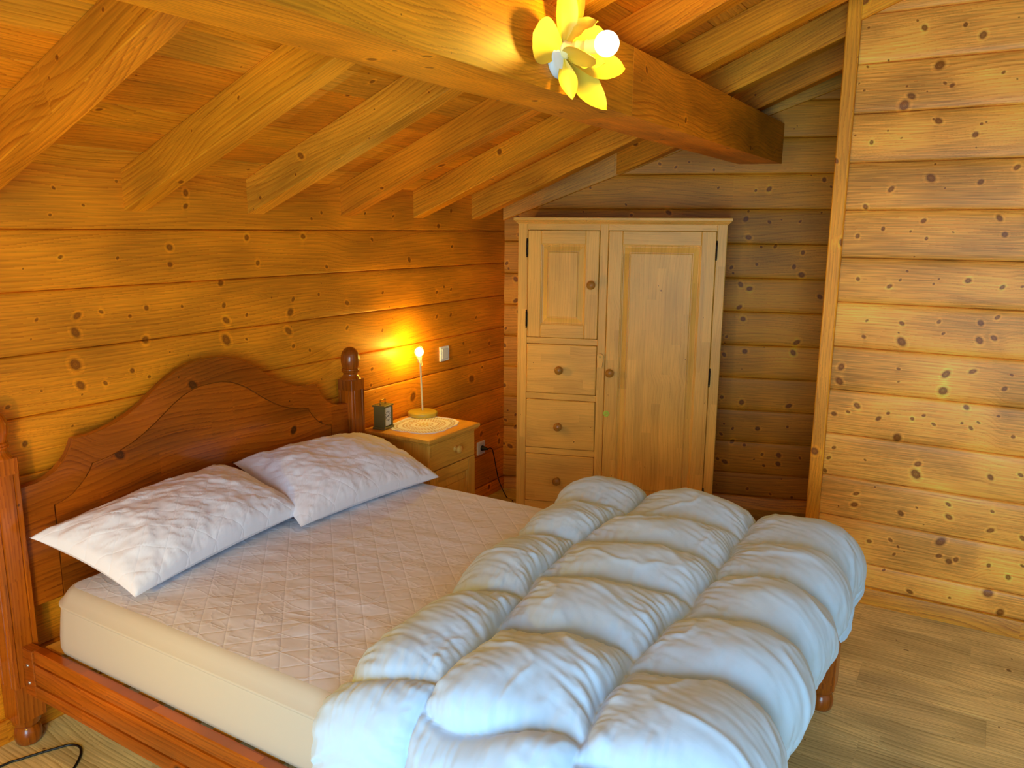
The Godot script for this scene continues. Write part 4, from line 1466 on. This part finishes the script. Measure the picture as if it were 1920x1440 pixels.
func build_fittings() -> void:
	var t := wall_plate("light_switch", "white square light switch on the board wall above the bedside lamp base", "switch", Vector3(3.545, 0.964, WALL_Z + 0.001))
	var mb := MB.new()
	mb.box(Vector3(0, 0, 0.011), Vector3(0.056, 0.060, 0.008), 0.002, 0)
	part("rocker", mb, M.white_dim, t)
	for s in [-1.0, 1.0]:
		mb = MB.new()
		mb.xf = Transform3D(Basis(Vector3.UP, s * 0.12), Vector3(s * 0.036, 0, 0.009))
		mb.box(Vector3(0, 0, 0), Vector3(0.010, 0.072, 0.006), 0.002, 1)
		part("side_strip", mb, M.white, t)
	t = wall_plate("wall_socket", "white wall socket with a black plug, right of the bedside cabinet", "socket", Vector3(3.918, 0.331, WALL_Z + 0.001))
	mb = MB.new()
	mb.box(Vector3(0, 0, 0.010), Vector3(0.056, 0.056, 0.006), 0.0015, 0)
	part("insert", mb, M.white_dim, t)
	mb = MB.new()
	mb.xf = Transform3D(Basis(Vector3.RIGHT, PI / 2.0), Vector3(0, 0, 0.0132))
	mb.lathe(PackedVector2Array([Vector2(0.021, 0.0), Vector2(0.0205, 0.0012), Vector2(0.019, 0.0004), Vector2(0.0, 0.0004)]), 28)
	part("socket_well", mb, M.white, t)
	# plug and cable
	var c := thing("power_cable", "black plug and cable dropping from the wall socket to the floor", "cable", Vector3(3.918, 0.331, WALL_Z + 0.0145))
	mb = MB.new()
	mb.xf = Transform3D(Basis(Vector3.RIGHT, PI / 2.0), Vector3.ZERO)
	mb.lathe(PackedVector2Array([Vector2(0.0, 0.0), Vector2(0.017, 0.0), Vector2(0.0175, 0.004), Vector2(0.013, 0.016), Vector2(0.010, 0.030), Vector2(0.0075, 0.033), Vector2(0.006, 0.044), Vector2(0.0, 0.045)]), 18)
	part("plug", mb, M.black, c)
	mb = MB.new()
	var cv := Curve3D.new()
	for p in [Vector3(0, 0, 0.042), Vector3(0.04, -0.012, 0.050), Vector3(0.095, -0.15, 0.045), Vector3(0.118, -0.235, 0.052), Vector3(0.118, -0.3265, 0.105), Vector3(0.04, -0.3265, 0.20), Vector3(-0.25, -0.3265, 0.28)]:
		cv.add_point(p)
	smooth_curve(cv)
	cv.bake_interval = 0.012
	mb.tube(cv.get_baked_points(), 0.0032, 8)
	part("cord", mb, M.black, c)
	# cable on the floor by the left bed post
	mb = MB.new()
	cv = Curve3D.new()
	for p in [Vector3(0.80, 0.004, -2.50), Vector3(1.05, 0.004, -2.471), Vector3(1.10, 0.004, -2.455), Vector3(1.185, 0.004, -2.415), Vector3(1.228, 0.004, -2.385), Vector3(1.226, 0.004, -2.336), Vector3(1.17, 0.004, -2.275), Vector3(1.06, 0.004, -2.20)]:
		cv.add_point(p - Vector3(1.1, 0, -2.4))
	smooth_curve(cv)
	cv.bake_interval = 0.012
	mb.tube(cv.get_baked_points(), 0.0038, 8)
	single("floor_cable", mb, M.black, "black cable looping over the floor at the foot of the left bed post", "cable", Vector3(1.1, 0, -2.4))


func smooth_curve(cv: Curve3D) -> void:
	for i in range(1, cv.point_count - 1):
		var d := (cv.get_point_position(i + 1) - cv.get_point_position(i - 1)) * 0.18
		cv.set_point_in(i, -d)
		cv.set_point_out(i, d)


# A sheet-metal petal from p0 to p1: `face` is the side it shows, w its width, cup its hollow, bend its bow.
func petal(parent: Node3D, p0: Vector3, p1: Vector3, face: Vector3, w: float, cup: float, bend: float, blunt: float, point: float, ruffle := 0.0) -> void:
	var axis := (p1 - p0).normalized()
	var side := axis.cross(face).normalized()
	var nn := side.cross(axis).normalized()
	var nu := 9
	var nv := 15
	var rows := []
	for layer in 2:
		var pts := PackedVector3Array()
		for j in nv:
			var t := float(j) / (nv - 1)
			var half := w * 0.5 * (0.10 + 0.90 * pow(sin(PI * clampf(pow(t, blunt) * 0.965 + 0.015, 0.0, 1.0)), point)) * minf(1.0, 1.15 - 0.15 * t)
			if t > 0.985:
				half = w * 0.015
			for i in nu:
				var s := float(i) / (nu - 1) * 2.0 - 1.0
				var p := p0.lerp(p1, t) + side * (s * half)
				p += nn * (cup * (s * s) * half / (w * 0.5) - bend * sin(PI * t) + ruffle * absf(s) * sin(t * 19.0 + s * 2.0))
				p += nn * 0.0035 * exp(-s * s * 30.0) * (1.0 - t)
				pts.append(p - nn * 0.0013 * layer)
		rows.append(pts)
	var mb := MB.new()
	var uvs := PackedVector2Array()
	uvs.resize(nu * nv)
	mb.grid(rows[0], nu, nv, uvs, nn)
	mb.grid(rows[1], nu, nv, uvs, -nn)
	for j in nv - 1:
		for i in [0, nu - 1]:
			var s := side if i else -side
			var a: Vector3 = rows[0][j * nu + i]
			var b: Vector3 = rows[0][(j + 1) * nu + i]
			var c: Vector3 = rows[1][(j + 1) * nu + i]
			var d: Vector3 = rows[1][j * nu + i]
			mb.quad(mb.vert(a, s, Vector2.ZERO), mb.vert(b, s, Vector2.ZERO), mb.vert(c, s, Vector2.ZERO), mb.vert(d, s, Vector2.ZERO))
	part("petal", mb, M.petal, parent)


func build_flower_lamp() -> void:
	var at := Vector3(2.004, 2.118, -1.075)
	var t := thing("flower_lamp", "yellow metal flower lamp with curled petals and a bare globe bulb on the roof beam", "lamp", at)
	var turn := Basis(Vector3.RIGHT, PI / 2.0)
	var mb := MB.new()
	mb.xf = Transform3D(turn, Vector3(-0.002, -0.012, 0.001))
	mb.lathe(PackedVector2Array([Vector2(0.0, 0.0), Vector2(0.054, 0.0), Vector2(0.056, 0.004), Vector2(0.053, 0.012), Vector2(0.046, 0.017), Vector2(0.036, 0.018), Vector2(0.033, 0.021), Vector2(0.0, 0.022)]), 36)
	part("rosette", mb, M.rosette, t)
	mb = MB.new()
	mb.xf = Transform3D(turn, Vector3(-0.002, 0.004, 0.02))
	mb.lathe(PackedVector2Array([Vector2(0.020, 0.0), Vector2(0.0225, 0.004), Vector2(0.0235, 0.012), Vector2(0.0195, 0.016), Vector2(0.0185, 0.040), Vector2(0.0200, 0.043), Vector2(0.0200, 0.046), Vector2(0.0185, 0.048), Vector2(0.0175, 0.069), Vector2(0.0190, 0.071), Vector2(0.0190, 0.073), Vector2(0.0175, 0.075), Vector2(0.0190, 0.105), Vector2(0.0, 0.106)]), 28)
	part("socket", mb, M.cream, t)
	var o := Vector3(0, 0.0, 0.022)
	petal(t, o + Vector3(-0.014, 0.0, 0.0), Vector3(1.812, 2.126, -1.040) - at, Vector3(-0.2, -0.25, 1.0), 0.112, 0.008, 0.012, 1.25, 0.62)
	petal(t, o + Vector3(-0.004, 0.014, 0.0), Vector3(1.955, 2.295, -1.035) - at, Vector3(-0.5, -0.1, 0.8), 0.066, 0.012, -0.010, 0.9, 0.9)
	petal(t, o + Vector3(0.008, 0.014, 0.0), Vector3(2.062, 2.300, -1.030) - at, Vector3(-0.9, 0.1, 0.5), 0.050, 0.010, 0.010, 0.9, 0.9)
	petal(t, o + Vector3(0.000, 0.014, 0.004), Vector3(2.026, 2.190, -0.965) - at, Vector3(-0.6, 0.55, 0.3), 0.060, 0.010, -0.018, 0.9, 0.8, 0.003)
	petal(t, o + Vector3(0.012, 0.010, 0.0), Vector3(2.120, 2.188, -0.992) - at, Vector3(-0.8, -0.2, 0.5), 0.076, 0.012, 0.016, 0.9, 0.8)
	petal(t, o + Vector3(-0.002, -0.010, 0.006), Vector3(1.880, 2.063, -0.900) - at, Vector3(-0.6, -0.75, -0.2), 0.070, 0.010, 0.010, 0.8, 0.75)
	petal(t, o + Vector3(0.010, -0.010, 0.0), Vector3(2.190, 2.098, -0.955) - at, Vector3(-0.8, 0.25, 0.6), 0.088, 0.010, 0.012, 1.15, 0.9, 0.001)
	petal(t, o + Vector3(0.006, -0.014, 0.0), Vector3(2.165, 1.986, -0.996) - at, Vector3(-0.75, -0.05, 0.7), 0.074, 0.010, 0.012, 1.1, 1.15, 0.002)
	petal(t, o + Vector3(-0.004, -0.014, 0.0), Vector3(1.990, 1.992, -1.018) - at, Vector3(-0.7, 0.0, 0.8), 0.054, 0.010, 0.010, 1.1, 1.15)
	petal(t, o + Vector3(0.002, -0.010, 0.006), Vector3(2.060, 2.090, -0.955) - at, Vector3(-0.5, 0.75, 0.45), 0.066, 0.012, 0.016, 0.95, 0.8, 0.004)
	var b := Vector3(-0.006, 0.006, 0.150)
	mb = MB.new()
	ball(mb, b, 0.0325, 32)
	part("bulb", mb, M.bulb, t)
	var l := OmniLight3D.new()
	l.name = "bulb_light"
	l.light_color = LAMP_COLOR
	l.light_energy = FLOWER_LAMP
	l.light_size = 0.03
	l.omni_range = 12.0
	l.omni_attenuation = 2.0
	l.shadow_enabled = true
	t.add_child(l)
	l.position = b


func build_reading_lamp() -> void:
	var t := thing("floor_lamp", "low floor lamp with a bare bulb left of the bed, outside the picture", "lamp", Vector3(0.54, 0, -1.80))
	var mb := MB.new()
	mb.lathe(PackedVector2Array([Vector2(0, 0), Vector2(0.11, 0), Vector2(0.112, 0.004), Vector2(0.108, 0.014), Vector2(0.02, 0.022), Vector2(0, 0.022)]), 32)
	part("base", mb, M.mustard, t)
	mb = MB.new()
	mb.tube(PackedVector3Array([Vector3(0, 0.02, 0), Vector3(0, 0.36, 0), Vector3(0, 0.73, 0)]), 0.006, 10)
	part("stem", mb, M.cream, t)
	mb = MB.new()
	mb.xf.origin = Vector3(0, 0.72, 0)
	mb.lathe(PackedVector2Array([Vector2(0.0, 0.0), Vector2(0.012, 0.002), Vector2(0.015, 0.008), Vector2(0.015, 0.045), Vector2(0.011, 0.048)]), 16)
	part("socket", mb, M.cream, t)
	mb = MB.new()
	ball(mb, Vector3(0, 0.795, 0), 0.030)
	part("bulb", mb, M.bulb_warm, t)
	var l := OmniLight3D.new()
	l.name = "bulb_light"
	l.light_color = LAMP_COLOR
	l.light_energy = READING_LAMP
	l.light_size = 0.028
	l.omni_range = 12.0
	l.omni_attenuation = 2.0
	l.shadow_enabled = true
	t.add_child(l)
	l.position = Vector3(0, 0.795, 0)


# ---------------------------------------------------------------- the scene
const LAMP_COLOR := Color(1.0, 0.85, 0.30)
const FLOWER_LAMP := 0.24
const TABLE_LAMP := 0.15
const READING_LAMP := 0.37
const DAY_COLOR := Color(0.66, 0.87, 1.0)
const DAYLIGHT := 12.8


func _ready() -> void:
	rng.seed = 7
	# camera: eye height 1.65 m, level turned 31 degrees towards the headboard wall and tipped 11 degrees down
	var cam := Camera3D.new()
	cam.name = "camera"
	cam.fov = 51.7517
	cam.near = 0.05
	cam.far = 60.0
	var yaw := 0.54237
	var pitch := 0.19346
	var roll := 0.00823
	var fwd := Vector3(cos(yaw) * cos(pitch), -sin(pitch), -sin(yaw) * cos(pitch))
	var right := Vector3(sin(yaw), 0, cos(yaw))
	var upv := right.cross(fwd)
	cam.transform = Transform3D(Basis(right * cos(roll) + upv * sin(roll), upv * cos(roll) - right * sin(roll), -fwd), Vector3(0, EYE, 0))
	add_child(cam)
	cam.current = true
	# sky: a bright overcast day outside the balcony door
	var we := WorldEnvironment.new()
	we.name = "environment"
	var env := Environment.new()
	env.background_mode = Environment.BG_SKY
	var sky := Sky.new()
	var sm := ProceduralSkyMaterial.new()
	sm.sky_top_color = Color(0.62, 0.74, 0.90)
	sm.sky_horizon_color = Color(0.84, 0.90, 0.97)
	sm.ground_bottom_color = Color(0.45, 0.46, 0.45)
	sm.ground_horizon_color = Color(0.70, 0.74, 0.76)
	sm.sky_energy_multiplier = 1.5
	sm.ground_energy_multiplier = 1.0
	sky.sky_material = sm
	env.sky = sky
	env.ambient_light_source = Environment.AMBIENT_SOURCE_DISABLED
	env.tonemap_mode = Environment.TONE_MAPPER_LINEAR
	env.tonemap_exposure = 0.96
	env.sdfgi_enabled = true
	env.ssao_enabled = true
	env.ssil_enabled = true
	we.environment = env
	add_child(we)
	# daylight entering through the glazed door behind the viewer
	var day := AreaLight3D.new()
	day.name = "door_daylight"
	day.area_size = Vector2(1.66, 1.9)
	day.light_color = DAY_COLOR
	day.light_energy = DAYLIGHT
	day.area_range = 14.0
	day.area_attenuation = 2.0
	day.shadow_enabled = true
	add_child(day)
	day.transform = Transform3D(Basis(Vector3.UP, -PI / 2.0), Vector3(REAR_X + 0.02, 1.04, 0.20))
	make_materials()
	build_room()
	build_bed()
	build_mattress()
	build_duvet()
	build_pillow("white quilted pillow nearest the viewer, leaning on the left half of the headboard", Vector3(1.285, 0.575, -2.065), Vector3(2.030, 0.60, -2.125), Vector3(1.965, 0.735, -2.485), Vector3(1.19, 0.715, -2.43), 0.125, 0.06, 1)
	build_pillow("white quilted pillow beside the bedside cabinet, leaning on the headboard's right half", Vector3(1.94, 0.58, -2.06), Vector3(2.70, 0.575, -1.995), Vector3(2.745, 0.69, -2.46), Vector3(2.005, 0.735, -2.49), 0.118, 0.06, 2)
	build_wardrobe()
	build_nightstand()
	build_doily()
	build_table_lamp()
	build_clock()
	build_fittings()
	build_flower_lamp()
	build_reading_lamp()
